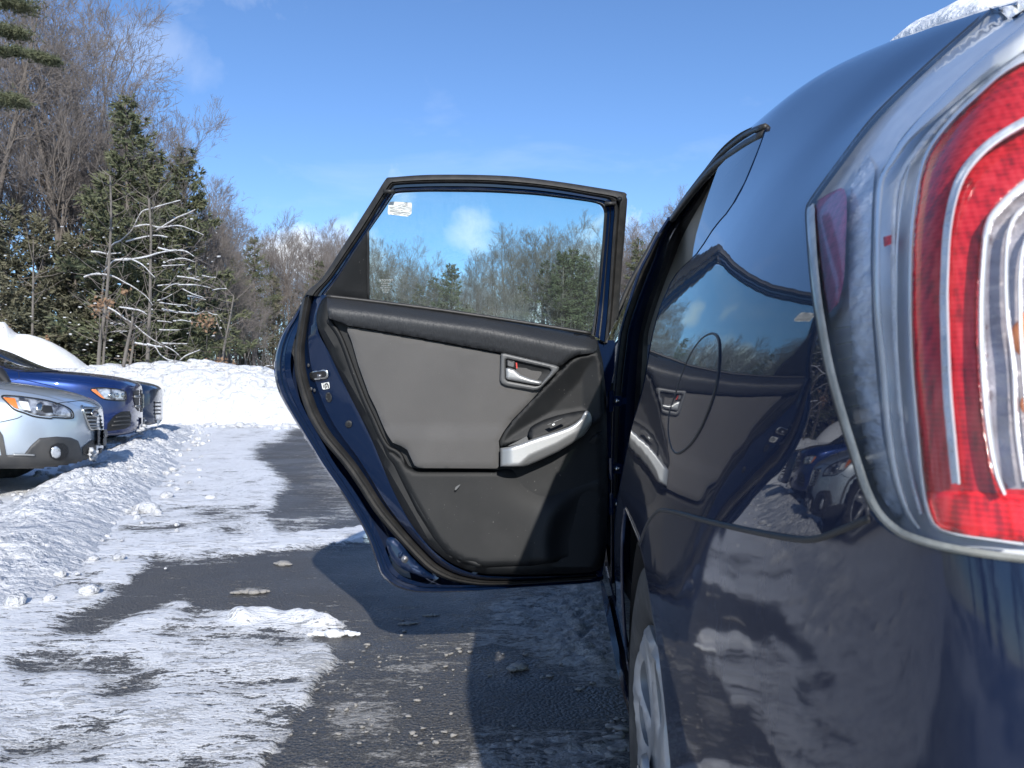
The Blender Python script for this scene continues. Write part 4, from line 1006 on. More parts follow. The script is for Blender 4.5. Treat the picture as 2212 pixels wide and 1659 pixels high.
for v in range(705, 1040, 34):
    x0 = np.interp(v, [592, 692, 794, 904, 997, 1060], [1790, 1800, 1812, 1836, 1866, 1890]); x1 = x0 + np.interp(v, [690, 1040], [38, 16])
    band('reflector_ridge', [(x0, v + 6), ((x0 + x1) / 2, v + 3), (x1, v)], [3.4, 3.4, 3.4], .014, M['gasket'], .003, per=3)
patch('rippled_panel', [(1838, 400), (1872, 330), (1890, 360), (1884, 440), (1880, 560), (1884, 700), (1894, 820), (1906, 940), (1926, 1040), (1950, 1110), (1936, 1120), (1896, 1060), (1872, 980), (1850, 860), (1838, 740), (1832, 600), (1834, 480)], LP(.0165), M['chrome2'], tl, sp=10)
patch('red_marker', [(1908, 512), (1941, 503), (1942, 520), (1909, 534)], LP(.014), M['lred2'], tl, sp=8, skirt=.002)
b = MB()
for k, (u, v) in enumerate([(2214, 735), (2216, 700), (2220, 880)]): p = LP(.016)(u, v); b.ball(p, .004 if k else .007, None, (1, 1, 1.6), 10, 7)
b.build('bulb', M['amber'], tl)
patch('clear_cover', [(x, y) for x, y in tl_out], LP(-.0015), M['cover'], tl, sp=16, bsp=14)
# ------------------------------------------------------------------ open rear door
def YD(u, v):
    y = 2.05 + .08 * (u - 600) / 730.0
    if v < 660: y -= .11 * ((660 - v) / 270.0) ** 1.2
    if v > 900: y -= .05 * ((v - 900) / 380.0) ** 1.5
    return y
def DP(off): return lambda u, v: P(u, v, YD(u, v) + off)
DO = [(659, 636), (638, 675), (610, 718), (596, 758), (592, 800), (602, 846), (628, 894), (650, 930), (673, 968), (696, 1005), (735, 1060), (774, 1122), (794, 1161), (808, 1200), (820, 1236), (840, 1258), (872, 1274), (915, 1280), (1009, 1278), (1126, 1270), (1282, 1259), (1301, 1243)]
skin_in = [(672, 636), (652, 690), (640, 720), (630, 758), (628, 800), (640, 846), (660, 890), (680, 926), (702, 965), (722, 1000), (760, 1054), (796, 1112), (816, 1150), (834, 1190), (850, 1226), (872, 1246), (900, 1256), (930, 1262), (1010, 1264), (1126, 1260), (1275, 1250), (1290, 1238)]
# outer skin: shell seen edge on, bulging forward beyond the hem
dsm = smoothc(DO, per=4)
door = loft('rear_door', [[P(u, v, YD(u, v) + .135) for u, v in [(1000 + (x - 1000) * .80, 900 + (y - 900) * .80) for x, y in dsm]], [P(u, v, YD(u, v) + .150) for u, v in [(1000 + (x - 1000) * .93, 900 + (y - 900) * .93) for x, y in dsm]],
    [P(u + 3, v, YD(u, v) + .128) for u, v in dsm], [P(u, v, YD(u, v) + .112) for u, v in dsm], [P(u + 3, v - 1, YD(u, v) + .100) for u, v in dsm], [P(u, v, YD(u, v) + .092) for u, v in [(x + (a - x) * .16, y + (b - y) * .16) for (x, y), (a, b) in zip(dsm, smoothc(skin_in, per=4))]]],
    M['paint'], CAR, n=140, angle=60)
si = smoothc(skin_in, per=4)
def mix(a, b, t): return [(x + (p - x) * t, y + (q - y) * t) for (x, y), (p, q) in zip(a, b)]
def dc(pts, off): return [P(u, v, YD(u, v) + off) for u, v in pts]
loft('door_hem', [dc(mix(dsm, si, .14), .088), dc(mix(dsm, si, .34), .086), dc(mix(dsm, si, .40), .094), dc(mix(dsm, si, .62), .092), dc(mix(dsm, si, .66), .084), dc(mix(dsm, si, 1.0), .078)], M['paint_door'], door, n=150, angle=35)
# weatherstrip round the door
WS = [(664, 640), (655, 690), (649, 730), (646, 760), (648, 800), (656, 836), (672, 884), (690, 920), (710, 950), (752, 1000), (784, 1046), (816, 1096), (854, 1143), (893, 1186), (932, 1224), (970, 1245), (1009, 1255), (1060, 1260), (1150, 1257), (1285, 1248)]
def wstrip(k, off): return [(x + k, y - k * .45) for x, y in smoothc(WS, per=5)], off
loft('door_weatherstrip', [dc(*wstrip(-11, .086)), dc(*wstrip(-10, .072)), dc(*wstrip(-5, .062)), dc(*wstrip(0, .066)), dc(*wstrip(4, .058)), dc(*wstrip(10, .066)), dc(*wstrip(13, .084))], M['seal'], door, n=150, angle=70)
# jamb face with latch
TE = [(704, 638), (694, 650), (683, 678), (682, 700), (687, 724), (708, 762), (751, 848), (780, 904), (810, 968), (822, 1000), (850, 1066), (880, 1120), (905, 1158), (936, 1193), (972, 1220), (1009, 1236), (1048, 1244), (1150, 1246), (1288, 1240)]
ws_in = [(x + 12, y - 5) for x, y in smoothc(WS, per=5)]
te = smoothc(TE, per=5)
A = resample(ws_in, n=120); B = resample(te, n=120)
# match by height for the upright stretch so the strip stays even
jr = [dc([tuple(q) for q in A], .082), dc([tuple(a + (b - a) * .14) for a, b in zip(A, B)], .074), dc([tuple(a + (b - a) * .22) for a, b in zip(A, B)], .058), dc([tuple(a + (b - a) * .9) for a, b in zip(A, B)], .036), dc([tuple(b + (3, 0)) for b in B], .034)]
loft('door_jamb', jr, M['paint_door'], door, n=120, angle=30)
# trim base
TB = smoothc([(704, 640), (694, 650), (684, 678), (686, 706), (708, 755), (751, 845), (785, 912), (812, 970), (840, 1040), (872, 1104), (900, 1148), (933, 1184), (970, 1213), (1009, 1231), (1048, 1240), (1110, 1242), (1200, 1240), (1280, 1236), (1304, 1220)], per=3) + [(1311, 1160), (1313, 1044), (1312, 960), (1309, 850), (1302, 780), (1290, 733), (1278, 722), (1165, 704), (1048, 685), (931, 668), (830, 655), (760, 644)]
patch('door_trim', TB, DP(.004), M['trim'], door, sp=12, rnd=.028, rr=15, skirt=.03)
def flatdist(u, v): return 0
# lower panel
LPN = [(812, 905), (822, 925), (842, 968), (872, 986), (884, 1008), (905, 1013), (1078, 1013), (1084, 1010), (1142, 1008), (1204, 985), (1262, 950), (1300, 925), (1304, 1000), (1304, 1120), (1300, 1150), (1282, 1184), (1246, 1208), (1150, 1222), (1048, 1226), (1000, 1216), (965, 1196), (938, 1165), (900, 1105), (870, 1045), (850, 1003), (835, 985), (822, 950), (806, 915)]
def lower_relief(u, v, d):
    o = 0.0
    # speaker bowl on the right
    r = math.hypot((u - 1300) / 124.0, (v - 1178) / 136.0)
    o -= .013 * math.exp(-((r - .98) / .17) ** 2)
    o += .014 * (1 / (1 + math.exp((r - .80) * 9)))
    q = math.hypot((u - 1225) / 135.0, (v - 1015) / 80.0); o += .026 / (1 + math.exp((q - .8) * 6))
    return o
patch('lower_trim_panel', LPN, DP(-.008), M['trim'], door, sp=9, rnd=.012, rr=12, skirt=.02, bulge=lower_relief)
# upper trim with its brushed grain, rolled towards the window
UT = [(706, 641), (760, 645), (796, 651), (931, 668), (1048, 686), (1165, 704), (1276, 722), (1288, 732), (1291, 745), (1288, 760), (1278, 763), (1250, 766), (1230, 776), (1215, 788), (1206, 793), (1190, 790), (1081, 762), (892, 727), (751, 703), (735, 696), (710, 688), (707, 665)]
def ut_relief(u, v, d):
    top = np.interp(u, [706, 796, 1048, 1288], [641, 651, 686, 734]); k = (v - top) / 52.0
    return .045 * max(0, 1 - k * 1.7) ** 2 + (.012 * max(0, k - .75) if k > .75 else 0) + max(0, (u - 1262) / 28.0) ** 2 * .02
patch('upper_trim_panel', UT, DP(-.040), M['trim2'], door, sp=7, rnd=.005, rr=7, skirt=.035, bulge=ut_relief)
mb = MB(); mb.tube(c3([(708, 640), (796, 650), (931, 667), (1048, 684), (1165, 702), (1277, 720)], YD, .006), .005, 6); mb.build('belt_seal', M['seal'], door)
# cloth insert
FB = [(751, 706), (760, 706), (892, 729), (1081, 764), (1090, 771), (1240, 800), (1238, 806), (1200, 838), (1166, 845), (1136, 877), (1106, 908), (1088, 932), (1077, 953), (1079, 968), (1078, 1011), (1072, 1012), (905, 1011), (895, 1005), (888, 990), (880, 972), (868, 964), (848, 956), (836, 938), (824, 912), (812, 882), (797, 852), (774, 788), (759, 735), (750, 714)]
FB = [p for p in FB if p[0] < 1180 or p[1] < 0] 
FB = [(751, 706), (762, 707), (892, 729), (1083, 765), (1190, 790), (1200, 800), (1168, 842), (1136, 877), (1106, 908), (1088, 932), (1077, 953), (1079, 968), (1078, 1011), (1072, 1012), (905, 1011), (895, 1005), (888, 990), (880, 972), (868, 964), (848, 956), (836, 938), (824, 912), (812, 882), (797, 852), (774, 788), (759, 735), (750, 714)]
def fb_relief(u, v, d):
    k = max(0, min(1, (v - 915) / 35.0)); return -.016 * k * k * (3 - 2 * k) - .004 * math.sin(min(1, d / 90.0) * math.pi / 2)
patch('cloth_insert', FB, DP(-.022), M['fabric'], door, sp=9, rnd=.007, rr=8, skirt=.022, bulge=fb_relief)
# raised dark border between cloth and jamb
mb = MB(); bd_ = c3([(708, 690), (728, 716), (742, 745), (762, 800), (786, 862), (806, 905), (824, 945), (838, 966), (856, 976), (868, 990), (874, 1020), (884, 1052), (905, 1096), (930, 1135), (960, 1175), (995, 1204), (1040, 1222)], YD, -.001)
mb.tube(bd_, [.004] + [.007] * (len(bd_) - 2) + [.004], 8, flat=.7, up=(0, 1, 0)); mb.build('trim_ridge', M['trim'], door)
# dark pocket face behind the armrest
PF = [(1290, 762), (1278, 763), (1252, 768), (1232, 779), (1206, 806), (1168, 844), (1136, 879), (1108, 908), (1090, 932), (1078, 954), (1081, 966), (1140, 950), (1204, 934), (1262, 925), (1290, 915), (1303, 900), (1302, 830), (1298, 780)]
def pf_relief(u, v, d): return .020 * min(1, d / 45.0) 
patch('pocket_panel', PF, DP(-.024), M['trim'], door, sp=5, rnd=.006, rr=8, skirt=.02, bulge=pf_relief)
# bezel, recess and lever of the inner handle
BZ = [(1082, 764), (1090, 763), (1200, 789), (1208, 793), (1206, 800), (1168, 838), (1161, 842), (1152, 843), (1092, 833), (1083, 828), (1080, 820)]
BH = [(1092, 777), (1096, 775), (1186, 795), (1191, 799), (1188, 806), (1166, 831), (1158, 834), (1098, 823), (1092, 818)]
patch('handle_bezel', BZ, DP(-.038), M['bezel'], door, sp=2.6, rnd=.003, rr=4, skirt=.02, holes=[BH])
hr = patch('handle_recess', [(x + (1142 - x) * -.03, y + (805 - y) * -.03) for x, y in BH], DP(-.027), M['trim'], door, sp=8, bulge=lambda u, v, d: .004 * min(1, d / 12))
patch('door_lever', [(1092, 796), (1098, 794), (1112, 798), (1126, 810), (1146, 818), (1170, 824), (1171, 828), (1166, 832), (1150, 830), (1096, 820), (1093, 817)], DP(-.048), M['silver'], door, sp=2.6, rnd=.006, rr=8, skirt=.012)
patch('lock_knob', [(1094, 778), (1098, 777), (1112, 780), (1114, 784), (1115, 795), (1112, 797), (1098, 793), (1094, 790)], DP(-.042), M['ink'], door, sp=4, rnd=.003, rr=4, skirt=.01)
patch('lock_knob_face', [(1097, 781), (1110, 784), (1110, 793), (1097, 790)], DP(-.0435), M['bezel'], door, sp=4, skirt=.002)
patch('lock_indicator', [(1114, 783), (1117, 784), (1118, 797), (1115, 796)], DP(-.045), M['red'], door, sp=3, skirt=.004)
# armrest with its silver pull
patch('armrest', [(1142, 936), (1145, 924), (1152, 918), (1176, 906), (1204, 897), (1236, 890), (1262, 886), (1272, 890), (1262, 906), (1243, 918), (1204, 935), (1160, 951), (1146, 955)], DP(-.060), M['ink'] if 0 else M['trim'], door, sp=6, rnd=.006, rr=7, skirt=.05, bulge=lambda u, v, d: .03 * (950 - v) / 60)
PL = [(1081, 968), (1100, 965), (1124, 958), (1145, 950), (1176, 940), (1204, 931), (1228, 922), (1243, 914), (1256, 903), (1262, 892), (1266, 887), (1273, 889), (1277, 897), (1279, 908), (1277, 918), (1268, 932), (1262, 940), (1236, 958), (1204, 977), (1170, 993), (1142, 1005), (1130, 1008), (1081, 1008)]
def pl_relief(u, v, d):
    mid = np.interp(u, [1081, 1120, 1145, 1204, 1262, 1279], [1010, 1006, 984, 958, 924, 908]); k = max(0, (v - mid) / 22.0)
    return .018 * min(1, k) + .022 * max(0, min(1, (u - 1240) / 40.0)) ** 2 + .03 * max(0, (1110 - u) / 30.0) ** 2 * .6
patch('pull_handle', PL, DP(-.085), M['silver'], door, sp=4, rnd=.006, rr=7, skirt=.045, bulge=pl_relief)
patch('pull_cup', [(1096, 964), (1118, 953), (1138, 942), (1142, 952), (1124, 958)], DP(-.060), M['bezel'], door, sp=6, skirt=.02)
sw = patch('window_switch', [(1182, 919), (1216, 904), (1224, 910), (1190, 926)], DP(-.074), M['ink'], door, sp=5, skirt=.004)
patch('switch_symbol', [(1192, 917), (1197, 914), (1199, 917), (1194, 920)], DP(-.077), M['white'], sw, sp=3)
patch('switch_edge', [(1182, 917), (1215, 903), (1216, 904.5), (1183, 919)], DP(-.076), M['bezel'], sw, sp=4)
# scuffs on the lower panel
patch('scuff_mark', [(984, 1052), (990, 1048), (995, 1046), (990, 1053), (985, 1059), (982, 1059)], DP(-.024), M['bezel'], door, sp=3)
# ---------------- upper frame
FO = [(659, 636), (669, 624), (696, 600), (735, 541), (774, 480), (806, 430), (834, 386), (846, 383), (911, 378), (980, 377), (1048, 378), (1110, 381), (1165, 387), (1225, 395), (1282, 404), (1330, 412), (1353, 417), (1352, 423), (1355, 430), (1354, 450), (1350, 500), (1345, 560), (1341, 610), (1336, 680), (1332, 740)]
FM = [(684, 640), (692, 628), (716, 600), (752, 548), (792, 489), (822, 440), (846, 404), (858, 398), (915, 395), (980, 394), (1048, 395), (1110, 399), (1165, 404), (1222, 412), (1278, 422), (1312, 428), (1324, 434), (1329, 446), (1329, 466), (1326, 500), (1322, 560), (1319, 610), (1314, 680), (1308, 740)]
FG = [(704, 638), (712, 626), (732, 600), (762, 552), (796, 500), (825, 458), (848, 424), (858, 416), (915, 413), (980, 413), (1048, 414), (1110, 417), (1165, 421), (1222, 428), (1272, 435), (1294, 440), (1303, 447), (1307, 460), (1306, 480), (1303, 520), (1298, 570), (1293, 620), (1286, 680), (1280, 724)]
def dcs(pts, off, per=5): return dc(smoothc(pts, per=per), off)
fo, fm, fg = smoothc(FO, per=5), smoothc(FM, per=5), smoothc(FG, per=5)
fr_ = loft('window_frame', [dc(mix(fm, fg, .0), .060), dc(mix(fm, fg, .12), .045), dc(mix(fm, fg, .42), .043), dc(mix(fm, fg, .5), .055), dc(mix(fm, fg, .56), .046), dc(mix(fm, fg, .78), .046), dc(mix(fm, fg, .84), .062), dc(fg, .075)], M['paint_door'], door, n=180, angle=30)
nfo = resample(fo, n=180); nfm = resample(fm, n=180)
loft('frame_weatherstrip', [dc(fo, .085), dc(mix(fo, fm, .04), .060), dc(mix(fo, fm, .30), .050), dc(mix(fo, fm, .62), .046), dc(mix(fo, fm, .75), .052), dc(mix(fo, fm, .84), .040), dc(mix(fo, fm, 1.06), .044), dc(mix(fo, fm, 1.12), .066)], M['rubber'], door, n=180, angle=60)
loft('glass_run', [dc(mix(fm, fg, .90), .060), dc(mix(fm, fg, 1.03), .062), dc(mix(fm, fg, 1.10), .078)], M['seal'], door, n=180, angle=60)
# dark jamb of the hinge side, below and beside the frame
patch('hinge_side_seal', [(1306, 446), (1326, 440), (1330, 500), (1322, 620), (1312, 742), (1296, 738), (1291, 700), (1298, 600)], DP(.050), M['seal'], door, sp=10, skirt=.03)
patch('hinge_face', [(1290, 735), (1330, 735), (1327, 800), (1318, 840), (1320, 960), (1316, 1100), (1308, 1200), (1300, 1246), (1286, 1246), (1298, 1200), (1306, 1100), (1308, 960), (1304, 820)], DP(.060), M['paint_door'], door, sp=12, skirt=.04)
b = MB(); p = P(1338, 431, YD(1338, 431) + .040); b.tube([p, p + Vector((0, -.006, 0))], .007, 12); b.build('frame_plug', M['trim'], door)
b = MB()
for (u, v) in [(840, 414), (1318, 440)]:
    b = MB(); p = P(u, v, YD(u, v) + .036); b.box(p, (.03, .014, .008)); b.build('corner_clip', M['seal'], door)

# glass
GL = [(796, 500), (825, 458), (852, 417), (931, 413), (1048, 414), (1165, 420), (1263, 432), (1298, 440), (1306, 452), (1304, 500), (1291, 640), (1279, 722), (1165, 704), (1048, 684), (931, 666), (796, 648)]
gl = patch('window_glass', GL, DP(.060), M['glass'], door, sp=30, smooth=True)
patch('quarter_trim', [(794, 501), (796, 651), (760, 645), (700, 638), (730, 600), (765, 546)], DP(.040), M['trim'], door, sp=12, rnd=.003, rr=4, skirt=.02)
b = MB(); b.tube(c3([(795, 500), (796, 650)], YD, .036), .0035, 5); b.build('division_bar', M['ink'], door)
# sticker behind the glass and etched maker's print
stk = patch('inspection_sticker', [(839, 441), (843, 435), (890, 438), (889, 461), (882, 468), (837, 463)], DP(.0575), M['white'] if 0 else MAT('aged_sticker', (.88, .90, .87), .5, var=(60, (.70, .73, .70), .45, .6)), door, sp=6)
b = MB()
rr = random.Random(3)
for k in range(6):
    y = 447 + k * 3.2; pts = [(842 + j * 7.5 + rr.uniform(-2, 2), y + rr.uniform(-1.6, 1.6) + (j % 2) * .8) for j in range(7)]
    b.tube([DP(.0572)(u, v) for u, v in pts], .0004, 3)
b.build('sticker_crack', M['bolt'], stk)
def text(name, s, u, v, h, off, mat, parent, mirror=False, tilt=0.0, Yf=YD, rot=0.0):
    cu = bpy.data.curves.new(name, 'FONT'); cu.body = s; cu.align_x = 'CENTER'; cu.align_y = 'CENTER'; Y = Yf(u, v) + off
    cu.size = h * Y / F; o = bpy.data.objects.new(name, cu); COL.objects.link(o)
    dg = bpy.context.evaluated_depsgraph_get(); me = bpy.data.meshes.new_from_object(o.evaluated_get(dg)); bpy.data.objects.remove(o)
    R = Matrix.Rotation(rot, 3, 'Y') @ Matrix.Rotation(math.radians(90), 3, 'X'); c = P(u, v, Y)
    V = [c + R @ Vector((-q.co.x if mirror else q.co.x, q.co.y, 0)) for q in me.vertices]
    return link(name, V, [tuple(p.vertices) for p in me.polygons], mat, parent, False)
etch = MAT('etched_print', (.36, .39, .37), .6)
text('sticker_print', 'IROMOTU', 866, 442, 7, .0568, M['bolt'], stk, mirror=True)
text('glass_print', 'TOYOTA', 834, 606, 7.5, .0560, etch, gl, mirror=True)
for k, s in enumerate(['TEMPERLITE', 'AS2 M1H4', 'DOT 281 43R', 'E6 00 128', 'SAFETY']):
    text('glass_print', s, 833, 612 + k * 4.8, 4.0, .0560, etch, gl, mirror=True)
# latch, sticker and fasteners on the jamb face (which runs back from the trim)
def JP(off):
    def f(u, v):
        xo = np.interp(v, [y for x, y in WS[:14]], [x + 12 for x, y in WS[:14]]); xi = np.interp(v, [y for x, y in TE[:14]], [x for x, y in TE[:14]])
        k = max(0, min(1, (u - xo) / max(10, xi - xo))); return P(u, v, YD(u, v) + np.interp(k, [0, .14, .22, .9, 1], [.082, .074, .058, .036, .034]) + off)
    return f
lat = patch('latch', [(668, 806), (676, 802), (700, 798), (706, 800), (709, 806), (709, 814), (704, 818), (676, 821), (670, 818)], JP(-.012), M['steel'], door, sp=4, rnd=.003, rr=3, skirt=.012)
patch('latch_slot', [(671, 806), (677, 804), (698, 801), (703, 802), (705, 807), (704, 813), (700, 815), (677, 818), (673, 816)], JP(-.0150), M['dark'], lat, sp=4)
b = MB(); p = JP(-.017)(690, 812); b.box(p, (.012, .004, .010)); b.build('latch_claw', M['bolt'], lat)
cs = patch('child_lock_sticker', [(694, 828), (711, 825), (712.5, 839), (697, 842)], JP(-.004), M['white'], door, sp=4)
b = patch('sticker_symbol', [(697.5, 831), (699, 830.6), (700.2, 838.6), (698.8, 839)], JP(-.0052), M['ink'], cs, sp=2)
ho = [(702, 840), (700.6, 833), (701.6, 829), (705, 827.4), (708.4, 828.6), (710, 832), (710.8, 838.6), (708.6, 839), (707.8, 834), (707, 831.2), (705.2, 830), (703.4, 831), (703, 834), (704.2, 839.6)]
patch('sticker_symbol', ho, JP(-.0052), M['ink'], cs, sp=2)
patch('sticker_symbol', [(705.4, 832), (706.4, 834), (707, 836), (706, 835.4), (706.2, 838.6), (705, 838.8), (704.6, 836), (704, 836.6), (704.6, 834)], JP(-.0056), M['ink'], cs, sp=2)
def oval(cu_, cv_, ru, rv, n=18, rot=0): return [(cu_ + ru * math.cos(a) * math.cos(rot) - rv * math.sin(a) * math.sin(rot), cv_ + ru * math.cos(a) * math.sin(rot) + rv * math.sin(a) * math.cos(rot)) for a in [2 * math.pi * k / n for k in range(n)]]
g = patch('grommet', oval(710, 858, 7, 11, rot=-.15), JP(-.006), M['trim2'], door, sp=3, rnd=.002, rr=3, skirt=.006, holes=[oval(710, 858, 3.6, 7.4, rot=-.15)])
patch('grommet_hole', oval(710, 858, 4.2, 8, rot=-.15), JP(-.003), M['dark'], g, sp=3)
g = patch('grommet', oval(753, 916, 7.5, 8), JP(-.006), M['trim2'], door, sp=3, rnd=.002, rr=3, skirt=.006)
patch('grommet_hole', oval(753, 916, 3, 3.6), JP(-.0085), M['dark'], g, sp=2)
for u, v in ((666, 789), (672, 840), (679, 843)):
    patch('screw', oval(u, v, 2.8, 4, 10), JP(-.010), M['bolt'], door, sp=2, rnd=.001, rr=2, skirt=.004)
# pressed pocket with its bolt near the lower corner
lc = patch('corner_pressing', smoothc([(834, 1168), (845, 1160), (862, 1170), (890, 1204), (925, 1236), (950, 1250), (925, 1250), (890, 1238), (860, 1222), (842, 1200)], closed=True, per=4), DP(.066), M['paint_door'], door, sp=8, rnd=.006, rr=6, skirt=.01)
for u, v, r in ((874, 1208, 8), (874, 1208, 4.6)):
    patch('bolt', oval(u, v, r, r), DP(.060 if r > 5 else .054), M['bolt'], door, sp=3, rnd=.003, rr=3, skirt=.008)
patch('pressed_slot', [(860, 1196), (868, 1190), (872, 1194), (866, 1206), (860, 1204)], DP(.061), M['paint_door'], lc, sp=3, rnd=.002, rr=2, skirt=.004)
patch('pressed_slot', [(886, 1222), (900, 1228), (914, 1236), (912, 1242), (898, 1240), (888, 1232)], DP(.061), M['paint_door'], lc, sp=3, rnd=.002, rr=2, skirt=.004)
# closing sheet behind the trim so the door is solid, and the outer panel
patch('outer_panel', [(1000 + (x - 1000) * .81, 900 + (y - 900) * .81) for x, y in dsm] + [(1300, 1100), (1300, 740), (1180, 712), (900, 668), (740, 650)], DP(.145), M['paint'], door, sp=30)
# snow lying on the roof
mb = MB(); rsn = random.Random(8)
vs = []; fs = []
sgrid = np.linspace(s_at(.87), s_at(1.12), 60); tgrid = np.linspace(9.0, 10.99, 34)
for i, s_ in enumerate(sgrid):
    for j, t_ in enumerate(tgrid):
        pt = SURF(s_, t_)[0]; nn = SNRM(s_, t_)[0]
        e = min(1, i / 9, (59 - i) / 9.0) * min(1, (j) / 7.0 + .0)
        h_ = .022 * max(0, e) ** .5 * (.55 + .9 * float(fbm(np.array([pt[0] * 14]), np.array([pt[1] * 14]), 3, 3)[0])) - .004
        vs.append(pt + nn * h_)
for i in range(59):
    for j in range(33): fs.append((i * 34 + j, (i + 1) * 34 + j, (i + 1) * 34 + j + 1, i * 34 + j + 1))
o = link('roof_snow', vs, fs, M['snow'])
tag(o, label='crusty sheet of white snow left on the roof of the dark blue hatchback', cat='snow')
# ------------------------------------------------------------------ parked cars in the left row
HD = Vector((.936, .354, 0)); RW = Vector((-.354, .936, 0)); RZ = math.radians(18)
def spl(CTL, ns, nt):
    CTL = np.array(CTL); ni, nj = CTL.shape[:2]
    s, t = np.meshgrid(np.linspace(0, ni - 1 - 1e-6, ns), np.linspace(0, nj - 1 - 1e-6, nt), indexing='ij'); s = s.ravel(); t = t.ravel()
    i = s.astype(int); j = t.astype(int); bi = bs(s - i); bj = bs(t - j); o = np.zeros((len(s), 3))
    for a in range(4):
        for b in range(4): o += (bi[a] * bj[b])[:, None] * CTL[np.clip(i + a - 1, 0, ni - 1), np.clip(j + b - 1, 0, nj - 1)]
    return o
def make_vehicle(name, label, loc, W, stations, paint, glassmat, arch=None, wheel_r=.34, wheels=(-.95, -3.7)):
    """stations: list of (x, half width, z bottom, z shoulder, z hood or cowl edge, z top, half width at top)"""
    root = thing(name, label, 'car', loc, RZ, local=True)
    rows = []
    for x, w_, zb, zs, zh, zt, wt in stations:
        half = [(0, zb), (w_ * .6, zb), (w_ * .93, zb + .02), (w_, zb + .14), (w_ * 1.0, (zb + zs) / 2 + .02), (w_ * .985, zs - .07), (w_ * .95, zs), (w_ * .86, zh), ((w_ * .80 + wt) / 2, (zh * .5 + zt * .5)), (wt, zt - .035), (wt * .72, zt), (0, zt + .012)]
        rows.append([(x, -y, z) for y, z in half] + [(x, y, z) for y, z in half[::-1][1:]])
    ns, ntt = 150, 96
    p = spl(rows, ns, ntt); idx = np.arange(ns * ntt).reshape(ns, ntt)
    fq = np.stack([idx[:-1, :-1], idx[1:, :-1], idx[1:, 1:], idx[:-1, 1:]], -1).reshape(-1, 4)
    # wheel openings
    cen = p[fq].mean(1); keep = np.ones(len(fq), bool)
    for wx in wheels: keep &= ~((((cen[:, 0] - wx) ** 2 + (cen[:, 2] - wheel_r) ** 2) < (wheel_r + .05) ** 2) & (np.abs(cen[:, 1]) > W * .30))
    fk = fq[keep]
    body = link('body', p.tolist(), fk.tolist() + [idx[0].tolist()[:-1]], paint, root)
    Mw = Matrix.Translation(Vector(loc)) @ Matrix.Rotation(RZ, 4, 'Z')
    wpts = [tuple(Mw @ Vector(q)) for q in p]
    bv = BVHTree.FromPolygons(wpts, [tuple(int(k) for k in f) for f in fq])
    Mi = Mw.inverted(); d0 = (Vector(loc) - cam.location).length
    def pos(off):
        def f(u, v):
            d = (P(u, v, 1.0) - cam.location).normalized(); h = bv.ray_cast(cam.location, d)
            if h[0] is None:
                h = bv.find_nearest(cam.location + d * d0)
            n = h[1]
            if n.dot(d) > 0: n = -n
            return h[0] + n * off
        return f
    ORG[root.name] = Vector((0, 0, 0))
    def lpatch(nm, outline, off, mat, parent=root, sp=4, rnd=0, rr=2, skirt=0, mirror=False):
        vs, ts, bd, _, _ = cdt(outline, sp)
        V = []; f = pos(off)
        for (u, v), d in zip(vs, bd):
            q = f(u, v)
            if rnd: k = max(0, 1 - d / rr); q = q + (q - cam.location).normalized() * rnd * (1 - math.sqrt(max(0, 1 - k * k)))
            V.append(Mi @ q)
        fs = [tuple(t[::-1]) for t in ts]
        if skirt:
            ix = {}
            for a, b in border(ts):
                for q in (a, b):
                    if q not in ix: ix[q] = len(V); V.append(V[q] + (Mi.to_3x3() @ ((Mw @ V[q]) - cam.location).normalized()) * skirt)
                fs.append((a, b, ix[b], ix[a]))
        o = link(nm, V, fs, mat, parent); o.data.set_sharp_from_angle(angle=math.radians(50))
        if mirror:
            m2 = link(nm, [(q[0], -q[1], q[2]) for q in V], [f[::-1] for f in fs], mat, parent)
        return o
    def ltube(nm, pts, r, off, mat, parent=root, closed=False):
        f = pos(off); q = [Mi @ f(u, v) for u, v in smoothc(pts, closed, 4)]
        if closed: q.append(q[0])
        b = MB(); b.tube(q, r, 5, caps=not closed); return b.build(nm, mat, parent)
    for wx in wheels:
        for sd in (-1, 1):
            c = Vector((wx, sd * (W / 2 - .115), wheel_r)); b = MB(); vs = []; fs = []
            pr = [(-.10, .22), (-.108, .24), (-.11, wheel_r - .03), (-.09, wheel_r), (.09, wheel_r), (.11, wheel_r - .03), (.1, .22)]
            for k in range(40):
                a = 2 * math.pi * k / 40
                for x, r in pr: vs.append(c + Vector((r * math.cos(a), x * -sd * -1, r * math.sin(a))))
            for k in range(40):
                for i in range(6): fs.append((k * 7 + i, k * 7 + i + 1, ((k + 1) % 40) * 7 + i + 1, ((k + 1) % 40) * 7 + i))
            b.add(vs, fs); wo = b.build('wheel', M['tyre'], root)
            b = MB(); b.tube([c + Vector((0, -.04 * -sd * -1, 0)), c + Vector((0, .06 * sd, 0))], .21, 28)
            b.build('rim_barrel', M['dark'], wo, smooth=False)
            for k in range(5):
                a = 2 * math.pi * k / 5 + .3; b = MB()
                b.tube([c + Vector((.02 * math.cos(a), .085 * sd, .02 * math.sin(a))), c + Vector((.23 * math.cos(a), .095 * sd, .23 * math.sin(a)))], [.045, .03], 6, flat=.4, up=(0, 1, 0)); b.build('spoke', M['hub'], wo)
            b = MB(); b.tube([c + Vector((.22 * math.cos(q), .095 * sd, .22 * math.sin(q))) for q in [2 * math.pi * k / 32 for k in range(33)]], .015, 6); b.build('rim', M['hub'], wo)
    b = MB(); b.box((sum(wheels) / 2 - .3, 0, .50), (3.4, W * .6, .4)); b.box((sum(wheels) / 2, 0, .42), (3.8, W * .7, .18)); b.build('chassis', M['dark'], root, smooth=False)
    return root, lpatch, ltube, pos, Mi, Mw
